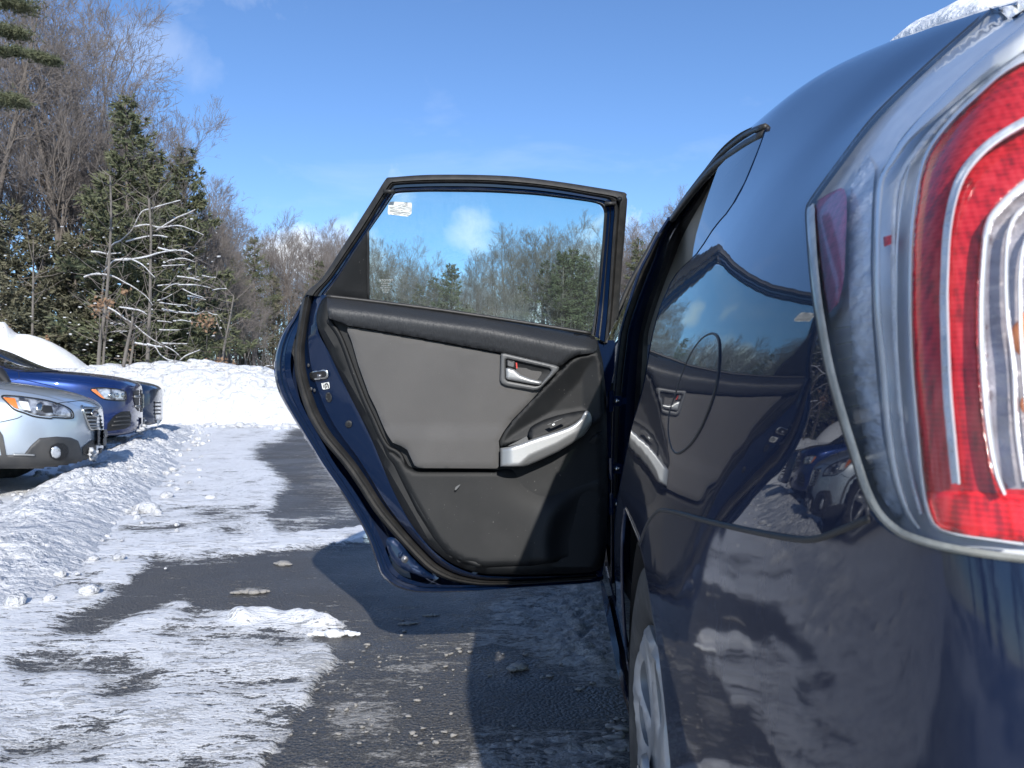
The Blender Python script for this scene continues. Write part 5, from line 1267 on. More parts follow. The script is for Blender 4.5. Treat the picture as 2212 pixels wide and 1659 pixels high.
M['silverpaint'] = PAINT('ice_silver_paint', (.50, .56, .62), .55, .34, dust=.25, dustcol=(.35, .34, .32), zlo=.2, zhi=1.0)
M['bluepaint'] = PAINT('bright_navy_paint', (.007, .025, .115), .3, .3, dust=.15, dustcol=(.3, .3, .3), zlo=.2, zhi=1.0)
M['darkpaint'] = PAINT('charcoal_blue_paint', (.015, .03, .07), .4, .3, dust=.2)
M['headlamp'] = MAT('lamp_reflector', (.66, .68, .70), .22, metal=.5, coat=1, var=(14, (.10, .10, .11), .42, .60))
M['clear'] = GLASS('headlamp_cover', (.93, .95, .96), 1.0, 1.5)
M['orange'] = MAT('orange_reflector', (.78, .20, .03), .3, coat=1)
M['mesh'] = MAT('black_grille', (.012, .012, .013), .5, bump=(60, .6, .01))
M['clad'] = MAT('grey_black_cladding', (.040, .041, .043), .55, bump=(300, .3, .002), var=(6, (.075, .072, .068), .4, .75))
M['plate'] = MAT('plate_frame', (.05, .05, .05), .5)
# --- silver wagon
st = [(.0, .03, .34, .62, .68, .72, .02), (.0, .16, .31, .62, .69, .73, .12), (-.012, .34, .28, .63, .71, .75, .26), (-.045, .52, .25, .67, .74, .78, .40), (-.11, .68, .23, .72, .785, .825, .52), (-.21, .79, .22, .77, .83, .87, .60), (-.36, .865, .21, .81, .87, .915, .65), (-.55, .905, .22, .84, .90, .945, .68),
      (-.80, .915, .26, .885, .945, .985, .69), (-1.15, .92, .26, .92, .985, 1.03, .68), (-1.45, .92, .26, .95, 1.02, 1.09, .64), (-1.85, .92, .26, .97, 1.03, 1.33, .60), (-2.25, .92, .26, .985, 1.04, 1.53, .58), (-2.7, .92, .26, .99, 1.05, 1.60, .57), (-3.4, .92, .26, 1.0, 1.06, 1.61, .56),
      (-4.1, .915, .26, 1.01, 1.06, 1.58, .54), (-4.5, .88, .30, 1.0, 1.04, 1.40, .52), (-4.75, .80, .36, .9, .98, 1.08, .60), (-4.8, .70, .45, .7, .8, .85, .5)]
st = [(a, b_, c, d - .04, e - .05, f - .05, g) for a, b_, c, d, e, f, g in st]
root, lp, lt, ps, Mi_, Mw_ = make_vehicle('parked_wagon', 'pale silver wagon with dark lower cladding, nearest of the row on the left', (-3.76, 6.90, 0), 1.84, st, M['silverpaint'], None)
hl = lp('headlight', [(4, 858), (30, 858), (80, 864), (110, 870), (140, 880), (152, 888), (156, 900), (150, 903), (115, 900), (108, 902), (75, 898), (52, 890), (30, 882), (14, 868)], .006, M['headlamp'], sp=3.5, rnd=.01, rr=3, skirt=.02, mirror=False)
lp('turn_signal', [(6, 860), (32, 862), (40, 884), (30, 880), (14, 868)], .010, M['orange'], hl, sp=3, skirt=.004)
lp('projector', [(76, 878), (80, 873), (87, 873), (91, 878), (90, 887), (85, 891), (79, 890), (76, 885)], .014, M['steel'], hl, sp=2.5, rnd=.01, rr=4, skirt=.01)
lp('lamp_shroud', [(92, 876), (110, 878), (114, 892), (96, 892), (90, 888)], .010, M['ink'], hl, sp=3, skirt=.004)
lp('lamp_reflector', [(40, 868), (60, 870), (66, 888), (50, 885)], .012, M['white'], hl, sp=3, skirt=.004)
lt('lamp_edge', [(4, 857), (30, 857), (80, 863), (110, 869), (140, 879), (154, 889), (157, 901), (150, 904), (115, 902), (108, 904), (75, 900), (52, 892), (30, 884), (14, 869)], .006, .008, M['ink'], hl, closed=True)
gr = lp('grille', [(176, 878), (209, 880), (216, 900), (220, 923), (196, 927), (189, 920), (183, 902)], .004, M['mesh'], sp=3, skirt=.02)
for k, v in enumerate((884, 892, 900, 908, 916, 922)):
    x0 = np.interp(v, [878, 902, 925], [177, 184, 192]); x1 = np.interp(v, [880, 900, 923], [208, 215, 220])
    lt('grille_bar', [(x0, v), ((x0 + x1) / 2, v - .3), (x1, v - .2)], .009, .010, M['silver'], gr)
lt('grille_surround', [(176, 878), (183, 902), (190, 921), (197, 928), (219, 925)], .012, .006, M['steel'], gr)
lt('emblem', [(199 + 7 * math.cos(a), 893 + 6 * math.sin(a)) for a in [2 * math.pi * k / 14 for k in range(14)]], .008, .022, M['steel'], gr, closed=True)
lp('emblem_field', [(199 + 5.5 * math.cos(a), 893 + 4.6 * math.sin(a)) for a in [2 * math.pi * k / 12 for k in range(12)]], .020, M['bluepaint'], gr, sp=2.5)
for (x, y) in ((196, 892), (199, 895), (201, 892), (202, 895), (198, 891)):
    lp('emblem_star', [(x - .9, y), (x, y - .9), (x + .9, y), (x, y + .9)], .024, M['steel'], gr, sp=2)
lp('bumper_cladding', [(-60, 985), (52, 980), (66, 962), (84, 946), (120, 943), (150, 945), (166, 952), (172, 970), (176, 984), (206, 978), (226, 966), (229, 985), (226, 998), (196, 1006), (150, 1012), (90, 1018), (30, 1022), (-60, 1022)], .012, M['clad'], sp=4, rnd=.012, rr=4, skirt=.03)
lp('fog_lamp_recess', [(104, 975), (108, 963), (120, 957), (134, 957), (143, 965), (145, 976), (140, 988), (128, 993), (114, 991), (106, 985)], .016, M['mesh'], sp=3, skirt=.004)
lp('fog_lamp', [(106, 976), (109, 966), (117, 962), (125, 966), (128, 976), (126, 985), (118, 989), (109, 985)], .024, M['headlamp'], sp=3, rnd=.012, rr=5, skirt=.02)
lt('chrome_strip', [(28, 981), (50, 981), (74, 982)], .008, .016, M['silver'])
pf = lp('plate_holder', [(203, 929), (224, 928), (226, 960), (222, 963), (203, 961)], .03, M['plate'], sp=4, skirt=.03)
for q in ([(209, 936), (214, 936), (214, 945), (209, 945)], [(209, 949), (214, 949), (214, 957), (209, 957)], [(217, 936), (221, 936), (221, 944), (217, 944)]): lp('plate_slot', q, .034, M['bezel'], pf, sp=3)
lp('lower_intake', [(176, 966), (198, 950), (206, 952), (206, 976), (178, 984)], .008, M['mesh'], sp=3, skirt=.01)
lt('bonnet_seam', [(0, 912), (36, 904), (48, 898)], .003, .001, M['ink']); lt('bonnet_seam', [(118, 872), (150, 868), (185, 866), (212, 876)], .003, .001, M['ink'])
lp('wheel_arch_trim', [(-40, 900), (-10, 915), (6, 940), (14, 985), (4, 985), (-4, 950), (-16, 925), (-40, 915)], .012, M['clad'], sp=4, skirt=.02)
# side mirror / wiper end seen at the picture edge
b = MB(); q = Mi_ @ P(16, 812, 6.9); b.tube([Mi_ @ P(-70, 776, 6.9), Mi_ @ P(0, 808, 6.85), Mi_ @ P(22, 835, 6.8), Mi_ @ P(78, 838, 6.8)], [.05, .06, .03, .008], 6); b.build('wiper', M['ink'], root)
lp('windscreen', [(-200, 700), (-60, 752), (-10, 806), (-120, 800), (-240, 780)], .004, M['cglass'], sp=14)
# snow stuck on the bumper
b = MB(); rsc = random.Random(2)
for (u, v, r) in [(188, 972, .022), (193, 978, .030), (190, 986, .026), (198, 982, .022), (190, 996, .017), (202, 976, .015), (186, 980, .014), (195, 990, .018), (192, 1003, .012)]: b.ball(ps(.03)(u, v), r, rsc, (1, 1, 1), 8, 6, .4)
o = b.build('snow_lump', M['snow_bank']); tag(o, label='small white snow lump stuck under the number plate holder of the silver wagon', cat='snow lump')
# --- blue SUV
st = [(.0, .03, .40, .74, .82, .86, .02), (.0, .18, .36, .75, .83, .87, .14), (-.012, .38, .32, .76, .85, .89, .30), (-.05, .57, .29, .80, .88, .92, .46), (-.12, .74, .27, .85, .92, .955, .58), (-.23, .85, .27, .89, .95, .985, .66), (-.40, .92, .27, .93, .98, 1.015, .71), (-.60, .955, .28, .95, 1.0, 1.04, .73),
      (-.90, .965, .30, .985, 1.025, 1.065, .73), (-1.25, .97, .30, 1.01, 1.055, 1.10, .72), (-1.6, .97, .30, 1.03, 1.08, 1.17, .70), (-2.0, .97, .30, 1.05, 1.09, 1.42, .66), (-2.4, .97, .30, 1.06, 1.10, 1.66, .64), (-2.9, .97, .30, 1.07, 1.11, 1.74, .62), (-3.8, .97, .30, 1.08, 1.12, 1.75, .62),
      (-4.5, .96, .3, 1.08, 1.12, 1.70, .6), (-4.9, .92, .34, 1.0, 1.08, 1.4, .58), (-5.05, .85, .4, .9, 1.0, 1.1, .6), (-5.1, .7, .5, .8, .85, .9, .5)]
st = [(a, b_, c, d + .03, e + .03, f + .03, g) for a, b_, c, d, e, f, g in st]
root, lp, lt, ps, Mi_, Mw_ = make_vehicle('parked_suv', 'glossy royal blue SUV parked just beyond the silver wagon', (-5.0, 10.2, 0), 1.94, st, M['bluepaint'], None, wheel_r=.37)
hl = lp('headlight', [(196, 841), (214, 838), (245, 840), (268, 845), (271, 858), (268, 865), (240, 864), (222, 861), (208, 852)], .008, M['headlamp'], sp=3, rnd=.008, rr=3, skirt=.02)
lp('turn_signal', [(196, 842), (206, 841), (226, 862), (216, 858), (206, 851)], .014, M['orange'], hl, sp=3, skirt=.004)
for cx in (237, 251, 263):
    lp('projector', [(cx + 4.2 * math.cos(a), 854 + 4.6 * math.sin(a)) for a in [2 * math.pi * k / 10 for k in range(10)]], .018, M['steel'], hl, sp=2, rnd=.01, rr=3, skirt=.008)
lt('lamp_edge', [(196, 841), (214, 838), (245, 840), (268, 845), (271, 858), (268, 865), (240, 864), (222, 861), (208, 852)], .006, .010, M['ink'], hl, closed=True)
gr = lp('grille', [(287, 846), (300, 842), (318, 842), (321, 870), (318, 890), (300, 890), (292, 880), (288, 864)], .006, M['mesh'], sp=3, skirt=.02)
for v in (857, 878): lt('grille_bar', [(288 + (v - 857) * .1, v), (300, v), (311, v)], .016, .014, M['silver'], gr)
for v, n_ in ((857, 5), (878, 5)):
    for k in range(n_): lp('grille_slot', [(290 + k * 4.2, v - 1.2), (292 + k * 4.2, v - 1.2), (292 + k * 4.2, v + 1.4), (290 + k * 4.2, v + 1.4)], .032, M['ink'], gr, sp=2)
lt('emblem', [(316 + 4 * math.cos(a), 866 + 15 * math.sin(a)) for a in [2 * math.pi * k / 14 for k in range(14)]], .014, .03, M['steel'], gr, closed=True)
for a in (90, 210, 330): lt('emblem_spoke', [(316, 866), (316 + 4 * math.cos(math.radians(a)), 866 - 15 * math.sin(math.radians(a)))], .012, .03, M['steel'], gr)
ik = lp('side_intake', [(231, 930), (232, 915), (246, 898), (262, 889), (280, 888), (283, 900), (280, 920), (270, 926), (240, 930)], .006, M['mesh'], sp=3, skirt=.01)
for v in (902, 911, 919): lt('intake_blade', [(240 + (919 - v) * .5, v), (262, v - 2), (280, v - 3)], .012, .014, M['clad'], ik)
lp('lower_bumper', [(180, 946), (226, 944), (260, 942), (290, 936), (318, 928), (324, 936), (300, 948), (260, 957), (226, 960), (180, 960)], .010, M['clad'], sp=4, rnd=.008, rr=4, skirt=.02)
lp('plate_holder', [(308, 902), (326, 900), (327, 922), (308, 924)], .03, M['plate'], sp=4, skirt=.03)
lp('windscreen', [(-110, 700), (-40, 726), (0, 745), (40, 764), (84, 789), (72, 800), (40, 804), (0, 790), (-60, 770), (-110, 750)], .005, M['cglass'], sp=8)
lp('cowl', [(40, 804), (72, 800), (86, 788), (112, 790), (134, 801), (90, 804)], .006, M['ink'], sp=5)
lp('bonnet_scoop', [(120, 806), (200, 806), (262, 820), (230, 824), (160, 815)], .0006, M['bluepaint'], sp=8)
lt('bonnet_crease', [(42, 802), (100, 816), (170, 824), (230, 832), (290, 838)], .004, .001, M['bluepaint'])
lt('wing_crease', [(0, 812), (60, 822), (120, 836), (165, 850), (190, 862), (205, 880)], .006, .001, M['bluepaint'])
lt('bonnet_seam', [(40, 805), (40, 818), (20, 822)], .003, .001, M['ink'])
lp('dashboard_paper', [(0, 766), (14, 767), (26, 775), (0, 774)], -.10, M['white'], sp=4)
b = MB(); q0 = ps(.05)
for (u, v, r) in [(292, 928, .03), (298, 925, .04), (305, 923, .036), (311, 920, .03), (300, 930, .026), (318, 908, .02)]: b.ball(q0(u, v), r, rsc, (1.2, 1, .7), 8, 6, .4)
o = b.build('snow_lump', M['snow_bank']); tag(o, label='crumbly white snow lump sitting on the lower bumper of the royal blue SUV', cat='snow lump')
# --- dark car beyond
root, lp, lt, ps, Mi_, Mw_ = make_vehicle('parked_car', 'dark car with a bright grille almost hidden beyond the royal blue SUV', (-5.96, 12.9, 0), 1.88, [(a, b_, c, d - .02, e - .04, f - .04 if a > -1.9 else f - .15, g) for a, b_, c, d, e, f, g in st], M['darkpaint'], None, wheel_r=.35)
gr = lp('grille', [(333, 866), (342, 866), (345, 884), (343, 905), (335, 905)], .008, M['headlamp'], sp=2.5, skirt=.01)
for v in (870, 878, 886, 894): lt('grille_bar', [(334, v), (339, v), (344, v)], .014, .018, M['mesh'], gr)
lp('fog_lamp', [(336, 908), (342, 907), (343, 914), (337, 914)], .02, M['white'], sp=2.5, skirt=.01)
# ------------------------------------------------------------------ trees
M['bark'] = MAT('grey_bark', (.12, .108, .096), .9, bump=(18, .6, .03), var=(3, (.19, .172, .155), .35, .7))
M['bark2'] = MAT('brown_bark', (.12, .102, .088), .9, bump=(18, .6, .03), var=(3, (.18, .155, .135), .35, .7))
M['twig'] = MAT('twigs', (.20, .175, .16), .9)
M['twigred'] = MAT('reddish_twigs', (.16, .085, .062), .9)
M['needle'] = MAT('pine_needles', (.085, .100, .052), .75, var=(1.2, (.15, .155, .085), .35, .68))
M['needle2'] = MAT('dull_hemlock_needles', (.105, .108, .070), .8, var=(.9, (.18, .165, .105), .35, .68))
M['oakleaf'] = MAT('dry_oak_leaves', (.20, .115, .065), .8, var=(3, (.27, .18, .11), .4, .7))
def tree_data(seed, H, r0, kind='bare', lean=0, spread=1.0, twigs=1.0, first=.3):
    """returns branch tubes (radius > 1.6 cm) and twig tubes as MB pairs in local metres"""
    rd = random.Random(seed); big, fine = MB(), MB()
    def grow(p, d, L_, r, lv):
        n = max(3, int(L_ / (.55 if lv == 0 else .35))); n = min(n, 14 if lv == 0 else 7); pts = [p]; rs_ = [r]; dd = d.copy(); q = p.copy()
        tip = .18 if lv else .10
        for i in range(n):
            j = .09 if lv == 0 else .20
            dd = (dd + Vector((rd.gauss(0, j), rd.gauss(0, j), rd.gauss(0, j) + (.10 if lv else .03)))).normalized()
            q = q + dd * (L_ / n); pts.append(q.copy()); rs_.append(r * (1 - (1 - tip) * ((i + 1) / n) ** .9))
        (big if r > .018 else fine).tube(pts, [max(x, .0045) for x in rs_], 6 if r > .06 else (4 if r > .018 else 3), caps=False)
        if lv >= 4 or L_ < .45: return
        nb = [int(15 * twigs * (.8 + H / 30)), 8, 6, 4][lv]; nb = max(3, int(nb * rd.uniform(.8, 1.25)))
        for k in range(nb):
            t = (first + (1 - first) * (k + rd.random()) / nb) if lv == 0 else rd.uniform(.2, 1.0)
            f = t * n; i = min(n - 1, int(f)); a = pts[i].lerp(pts[i + 1], f - i); ax = (pts[i + 1] - pts[i]).normalized()
            pe = ax.cross(Vector((rd.gauss(0, 1), rd.gauss(0, 1), rd.gauss(0, 1)))).normalized()
            ang = math.radians(rd.uniform(28, 58) if lv == 0 else rd.uniform(22, 52)); nd = (ax * math.cos(ang) + pe * math.sin(ang) * spread).normalized()
            ll = (H * rd.uniform(.24, .42) * (1.15 - t * .75)) if lv == 0 else L_ * rd.uniform(.38, .66) * (1.1 - t * .4)
            rr_ = rs_[min(i + 1, n)] * rd.uniform(.38, .62) if lv == 0 else rs_[min(i + 1, n)] * rd.uniform(.5, .75)
            grow(a, nd, ll, max(.005, rr_), lv + 1)
    grow(Vector((0, 0, -.3)), Vector((lean, 0, 1)).normalized(), H, r0, 0)
    return big, fine
def conifer_data(seed, H, r0, crown0=.15, wid=.26, dens=1.0, ragged=.5, size=.16):
    rd = random.Random(seed); tr, nd = MB(), MB()
    tr.tube([Vector((0, 0, -.3)), Vector((rd.gauss(0, .1), rd.gauss(0, .1), H * .5)), Vector((rd.gauss(0, .15), rd.gauss(0, .15), H))], [r0, r0 * .6, .02], 7, caps=False)
    z = H * crown0
    while z < H * .99:
        k = (z / H - crown0) / (1 - crown0); L0 = H * wid * ((1 - k) ** .75) * (.55 + .45 * min(1, k * 5)) + .15
        for b in range(rd.randint(4, 6)):
            az = rd.uniform(0, 2 * math.pi); L_ = L0 * rd.uniform(1 - ragged, 1.12); el = math.radians(rd.uniform(-12, 22) + 25 * k)
            d = Vector((math.cos(az) * math.cos(el), math.sin(az) * math.cos(el), math.sin(el))); p0 = Vector((0, 0, z)); mid = p0 + d * L_ * .55; end = p0 + d * L_ + Vector((0, 0, -.06 * L_ + .1 * L_ * k))
            tr.tube([p0, mid, end], [.03 * (1 - k * .6), .018, .006], 3, caps=False)
            sd = d.cross(Vector((0, 0, 1))).normalized(); n = max(5, int(L_ * 15 * dens))
            for i in range(n):
                t = rd.uniform(.18, 1.04) ** .8; c = p0.lerp(mid, min(1, t / .55)) if t < .55 else mid.lerp(end, (t - .55) / .45)
                wdt = .34 * L_ * (1.15 - t) + .1
                c = c + sd * rd.uniform(-1, 1) * wdt + Vector((0, 0, rd.uniform(-.16, .10)))
                s = size * rd.uniform(.6, 1.5); o = (d * rd.uniform(.3, 1) + sd * rd.gauss(0, .8) + Vector((0, 0, rd.gauss(0, .35)))).normalized(); o2 = o.cross(Vector((rd.gauss(0, 1), rd.gauss(0, 1), rd.gauss(0, 1)))).normalized()
                for q in range(3):
                    o3 = (o + o2 * (q - 1) * .55).normalized(); w3 = o3.cross(o2 if q != 1 else d).normalized() * s * .16
                    b0 = len(nd.v); nd.v += [tuple(c - w3), tuple(c + w3), tuple(c + o3 * s)]; nd.f.append((b0, b0 + 1, b0 + 2))
        z += H * .020 * rd.uniform(.7, 1.5) + .08
    return tr, nd
PROTO = {}
def tree_obj(name, parts, label, loc, rz=0, sc=1.0, group=None, cat='tree'):
    r = bpy.data.objects.new(name, None); COL.objects.link(r); r.location = loc; r.rotation_euler = (0, 0, rz); r.scale = (sc, sc, sc * 1.0); r.empty_display_size = .3
    tag(r, label, cat, group)
    for pn, me in parts:
        c = bpy.data.objects.new(pn, me); COL.objects.link(c); c.parent = r
    return r
def mesh_of(mb, nm, mat):
    me = bpy.data.meshes.new(nm); me.from_pydata([tuple(v) for v in mb.v], [], mb.f); me.materials.append(mat); me.polygons.foreach_set('use_smooth', [True] * len(me.polygons)); return me
BARE = []
for k, (H, r0, first, sp_, tw) in enumerate([(13, .17, .30, 1.0, 1.3), (12, .13, .35, .9, 1.25), (14, .15, .40, .8, 1.2), (10.5, .10, .30, .8, 1.1), (11, .12, .45, .7, 1.1)]):
    a, b = tree_data(100 + k, H, r0, first=first, spread=sp_, twigs=tw); BARE.append([('trunk', mesh_of(a, 'trunk', M['bark'] if k % 2 else M['bark2'])), ('crown', mesh_of(b, 'crown', M['twig']))])
a, b = tree_data(150, 5.5, .05, first=.2, spread=.9, twigs=.9); SAP = [('trunk', mesh_of(a, 'trunk', M['bark'])), ('crown', mesh_of(b, 'crown', M['twigred']))]
CON = []
for k, (H, r0, c0, wd, dn, rg, sz, mt) in enumerate([(10, .16, .02, .30, 1.9, .55, .19, 'needle'), (9, .14, .06, .20, 1.5, .6, .17, 'needle2'), (11, .15, .35, .19, 1.5, .7, .18, 'needle'), (6.0, .09, .02, .32, 2.0, .5, .15, 'needle2')]):
    a, b = conifer_data(200 + k, H, r0, c0, wd, dn, rg, sz); CON.append([('trunk', mesh_of(a, 'trunk', M['bark2'])), ('crown', mesh_of(b, 'crown', M[mt]))])
def gp_(u, Y): return ((u - CU) / F * Y, Y, 0.0)
rt = random.Random(77)
# the tall group on the left: (picture column, distance, kind index, scale)
LB = 'bare grey deciduous tree of the tall group on the left'
for k, (u, Y, i, sc) in enumerate([(-60, 23.5, 0, 1.05), (60, 25, 2, .98), (150, 24, 0, 1.0), (215, 26, 1, 1.04), (285, 24, 2, .66), (330, 27, 0, .76), (395, 25.5, 1, .72), (445, 27, 3, .74), (-160, 26, 1, 1.1), (20, 29, 1, 1.15), (110, 31, 0, 1.15), (250, 31, 4, 1.05), (350, 32, 3, .98), (420, 31, 4, .80), (-250, 28, 2, 1.1), (180, 28.5, 2, 1.02), (480, 30, 3, .72), (-20, 26.5, 2, 1.0), (90, 27.5, 3, 1.25), (130, 26.6, 4, 1.2), (200, 30, 3, 1.25), (300, 29.5, 1, .92), (0, 24.2, 1, .95), (375, 29.6, 4, .85), (60, 33, 2, 1.3), (160, 34, 0, 1.28), (265, 33.5, 1, 1.15), (500, 28, 3, .60), (525, 29, 1, .48), (468, 26, 4, .58), (440, 30, 1, .72), (550, 31, 3, .5)]):
    tree_obj('bare_tree', BARE[i], 'tall leafless grey tree in the wooded clump at the left edge of the picture', gp_(u, Y), rt.uniform(0, 6.28), sc, 'leafless trees of the wooded clump on the left')
for k, (u, Y, i, sc, lab) in enumerate([(275, 23.4, 0, .98, 'dark green pine reaching above the snowy branches, tallest in the left clump'), (400, 24.4, 0, .86, 'dark green pine at the right end of the left clump'), (335, 23.2, 0, .80, 'dark pine between the two tallest ones of the left clump'), (240, 24.4, 0, .78, 'dark pine filling the gap left of the tallest one'), (90, 22.8, 3, 1.0, 'low bushy green hemlock standing behind the smooth snow slope'),
        (20, 22.6, 3, 1.05, 'low bushy green hemlock at the left picture edge behind the snow slope'), (160, 23.2, 3, .92, 'yellowish green hemlock beside the leaning snowy saplings'), (210, 25.0, 1, .8, 'slim dark hemlock between the bushy ones and the tallest pine'), (340, 26, 1, .85, 'slim dark evergreen half hidden behind the snowy branches'), (-70, 23.5, 1, 1.0, 'dark evergreen just outside the left end of the snow slope')]):
    tree_obj('pine_tree', CON[i], lab, gp_(u, Y), rt.uniform(0, 6.28), sc)
# pine whose limb hangs into the upper left corner
pr_ = random.Random(41); a, b = MB(), MB()
a.tube([P(-420, 900, 15.5), P(-400, 300, 15.6), P(-380, -500, 15.8)], [.2, .17, .08], 8)
def bough(pts, rr, nn, sp_):
    q = smoothc(pts, per=4); w3 = [P(x, y, 15.5 + z * .004) for x, y, z in [(t[0], t[1], k) for k, t in enumerate(q)]]; a.tube(w3, [rr * (1 - .8 * i / len(w3)) for i in range(len(w3))], 4)
    for i in range(nn):
        t = pr_.uniform(.35, 1) ** .7; c = w3[min(len(w3) - 1, int(t * len(w3)))] + Vector((pr_.gauss(0, sp_), pr_.gauss(0, sp_), pr_.gauss(0, sp_ * .32)))
        for _ in range(7):
            o = Vector((pr_.gauss(0, 1), pr_.gauss(0, 1), pr_.gauss(.3, .7))).normalized(); w4 = o.cross(Vector((pr_.gauss(0, 1), pr_.gauss(0, 1), pr_.gauss(0, 1)))).normalized() * .008; b0 = len(b.v)
            b.v += [tuple(c - w4), tuple(c + w4), tuple(c + o * pr_.uniform(.07, .13))]; b.f.append((b0, b0 + 1, b0 + 2))
bough([(-400, 60), (-200, 10), (-40, -5), (50, 14)], .06, 900, .17); bough([(-400, 120), (-200, 95), (-40, 60), (40, 75)], .05, 700, .15); bough([(-400, 230), (-200, 180), (0, 112), (110, 132)], .05, 1100, .10)
bough([(-400, 330), (-150, 260), (0, 215), (30, 222)], .05, 700, .13)
T = thing('pine_tree', 'pine whose green boughs reach in at the upper left corner', 'tree', (P(-420, 840, 15.5).x, 15.5, 0)); a.build('trunk', M['bark2'], T); b.build('crown', M['needle'], T)
# leaning snow-laden saplings in front of the clump
def snowy(name, label, curves, Y, r0=.024, loc=None, cat='tree', snow=True, sn_r=.035):
    u0, v0 = curves[0][0]; T = thing(name, label, cat, (P(u0, v0, Y).x, Y, 0)); rdd = random.Random(int(u0 * 7))
    tr, sn_, crs = MB(), [], []
    for ci, c in enumerate(curves):
        q = smoothc([(x, y) for x, y in c], per=4); n = len(q); Yc = Y + rdd.uniform(-.5, .5) if ci else Y
        w3 = [P(x, y, Yc) for x, y in q]; rr_ = [r0 * (1 - .6 * i / n) * (1 if ci == 0 else .7) for i in range(n)]
        cr = MB(); crs.append(cr); (tr if ci == 0 else cr).tube(w3, rr_, 5)
        for i in range(2, n, 2):
            d = Vector((rdd.gauss(0, 1), rdd.gauss(0, .6), rdd.gauss(.3, .8))).normalized(); L2 = rdd.uniform(.25, .7)
            cr.tube([w3[i], w3[i] + d * L2 * .5, w3[i] + d * L2 + Vector((0, 0, rdd.uniform(-.1, .1)))], [.010, .007, .004], 3)
        if snow:
            w5 = []
            for i in range(n):
                sl_ = abs(w3[min(i + 1, n - 1)].z - w3[max(i - 1, 0)].z) / max(.001, (w3[min(i + 1, n - 1)] - w3[max(i - 1, 0)]).length)
                w5.append(max(.006, sn_r * rdd.uniform(.6, 1.15) * (1 - .55 * i / n) * max(.25, 1 - sl_ * .75) * (1 if ci == 0 else .8)))
            m = MB(); m.tube([p + Vector((0, -.01, rr_[i] * .9)) for i, p in enumerate(w3)], w5, 6); sn_.append(m)
    tr.build('trunk', M['bark'], T)
    for c_ in crs:
        if c_.v: c_.build('branch', M['twig'], T)
    for m in sn_: m.build('snow_cap', M['snow_bank'], T)
    return T
snowy('snowy_sapling', 'arching branch loaded with snow, rising steepest to the right above the others', [[(218, 660), (235, 544), (262, 520), (285, 497), (305, 460), (325, 452), (350, 444), (390, 433)], [(272, 523), (310, 513), (340, 509), (362, 513)], [(290, 491), (318, 486), (345, 492), (385, 488), (415, 497), (440, 508)]], 20.6)
snowy('snowy_sapling', 'short straight snowy limb in front of the dark pine, uppermost on its right', [[(336, 500), (360, 485), (385, 470), (405, 462), (422, 453)]], 20.8)
snowy('snowy_sapling', 'long arching branch with the thickest snow, bent over to the right', [[(225, 588), (240, 570), (252, 563), (285, 561), (315, 556), (345, 547), (375, 542), (400, 543), (420, 555)], [(285, 561), (308, 573), (325, 590), (335, 600)], [(342, 536), (365, 542), (378, 541)]], 20.4, sn_r=.045)
snowy('snowy_sapling', 'thin snowy branch drooping from left to right below the thickly loaded one', [[(182, 600), (195, 595), (215, 593), (245, 598), (270, 611), (295, 625), (318, 643), (330, 660)]], 20.3)
snowy('snowy_sapling', 'short level snowy twig left of the tall grey trunks', [[(198, 545), (215, 546), (232, 549), (262, 547)]], 20.7, sn_r=.03)
snowy('snowy_sapling', 'long snowy stem fallen diagonally down to the top of the snow bank', [[(234, 666), (250, 674), (268, 688), (290, 702), (312, 721), (335, 737), (360, 750), (375, 758), (387, 768)], [(258, 664), (285, 668), (305, 672), (318, 680)]], 19.8)
snowy('snowy_sapling', 'low snowy branch curving down behind the crest of the snow bank', [[(292, 742), (315, 746), (335, 750), (345, 765), (360, 776), (375, 780)], [(388, 780), (400, 770), (418, 762), (432, 756)], [(318, 744), (335, 748), (350, 750)]], 19.7)
tw = []
for (x0, y0, x1, y1) in [(383, 598, 432, 606), (437, 596, 467, 600), (340, 618, 385, 614), (385, 616, 455, 622), (340, 650, 372, 636), (352, 628, 388, 612), (345, 654, 405, 660), (395, 625, 440, 643), (350, 668, 385, 676), (360, 670, 425, 677), (340, 694, 372, 697), (375, 694, 414, 696), (240, 718, 275, 716), (345, 713, 388, 713), (350, 741, 405, 743), (458, 628, 490, 624), (450, 675, 470, 680), (248, 703, 270, 703), (405, 640, 445, 648), (378, 560, 420, 566), (360, 566, 378, 562), (420, 680, 440, 672), (342, 748, 370, 744), (236, 668, 205, 668), (398, 600, 430, 598), (350, 575, 400, 572), (560, 800, 590, 790), (540, 815, 556, 803)]:
    tw.append([(x0, y0), ((x0 + x1) / 2, (y0 + y1) / 2 + rt.uniform(-4, 2)), (x1, y1)])
for gi_, (nm, idxs) in enumerate([('thicket of snowy twigs right of the fallen stem, upper tier', range(0, 9)), ('thicket of snowy twigs right of the fallen stem, middle tier', range(9, 18)), ('scattered low snowy twigs near the crest of the snow bank', range(18, 28))]):
    snowy('snowy_shrub', nm, [tw[k] for k in idxs], 20.2 + gi_ * .2, r0=.018, sn_r=.024, cat='shrub')
b = MB(); rdd = random.Random(4)
for k in range(170):
    u = rdd.uniform(-10, 480); v = rdd.uniform(470, 770); r_ = rdd.choice((.010, .014, .02, .03)) * (1 if u > 150 else .7); p = P(u, v, rdd.uniform(20.5, 22.5))
    b.ball(p, r_, rdd, (rdd.uniform(1, 2.6), 1, rdd.uniform(.5, .9)), 6, 4, .3)
o = b.build('snow_tufts', M['snow_bank']); tag(o, label='small tufts of snow caught on twigs all through the wooded clump on the left', kind='stuff')
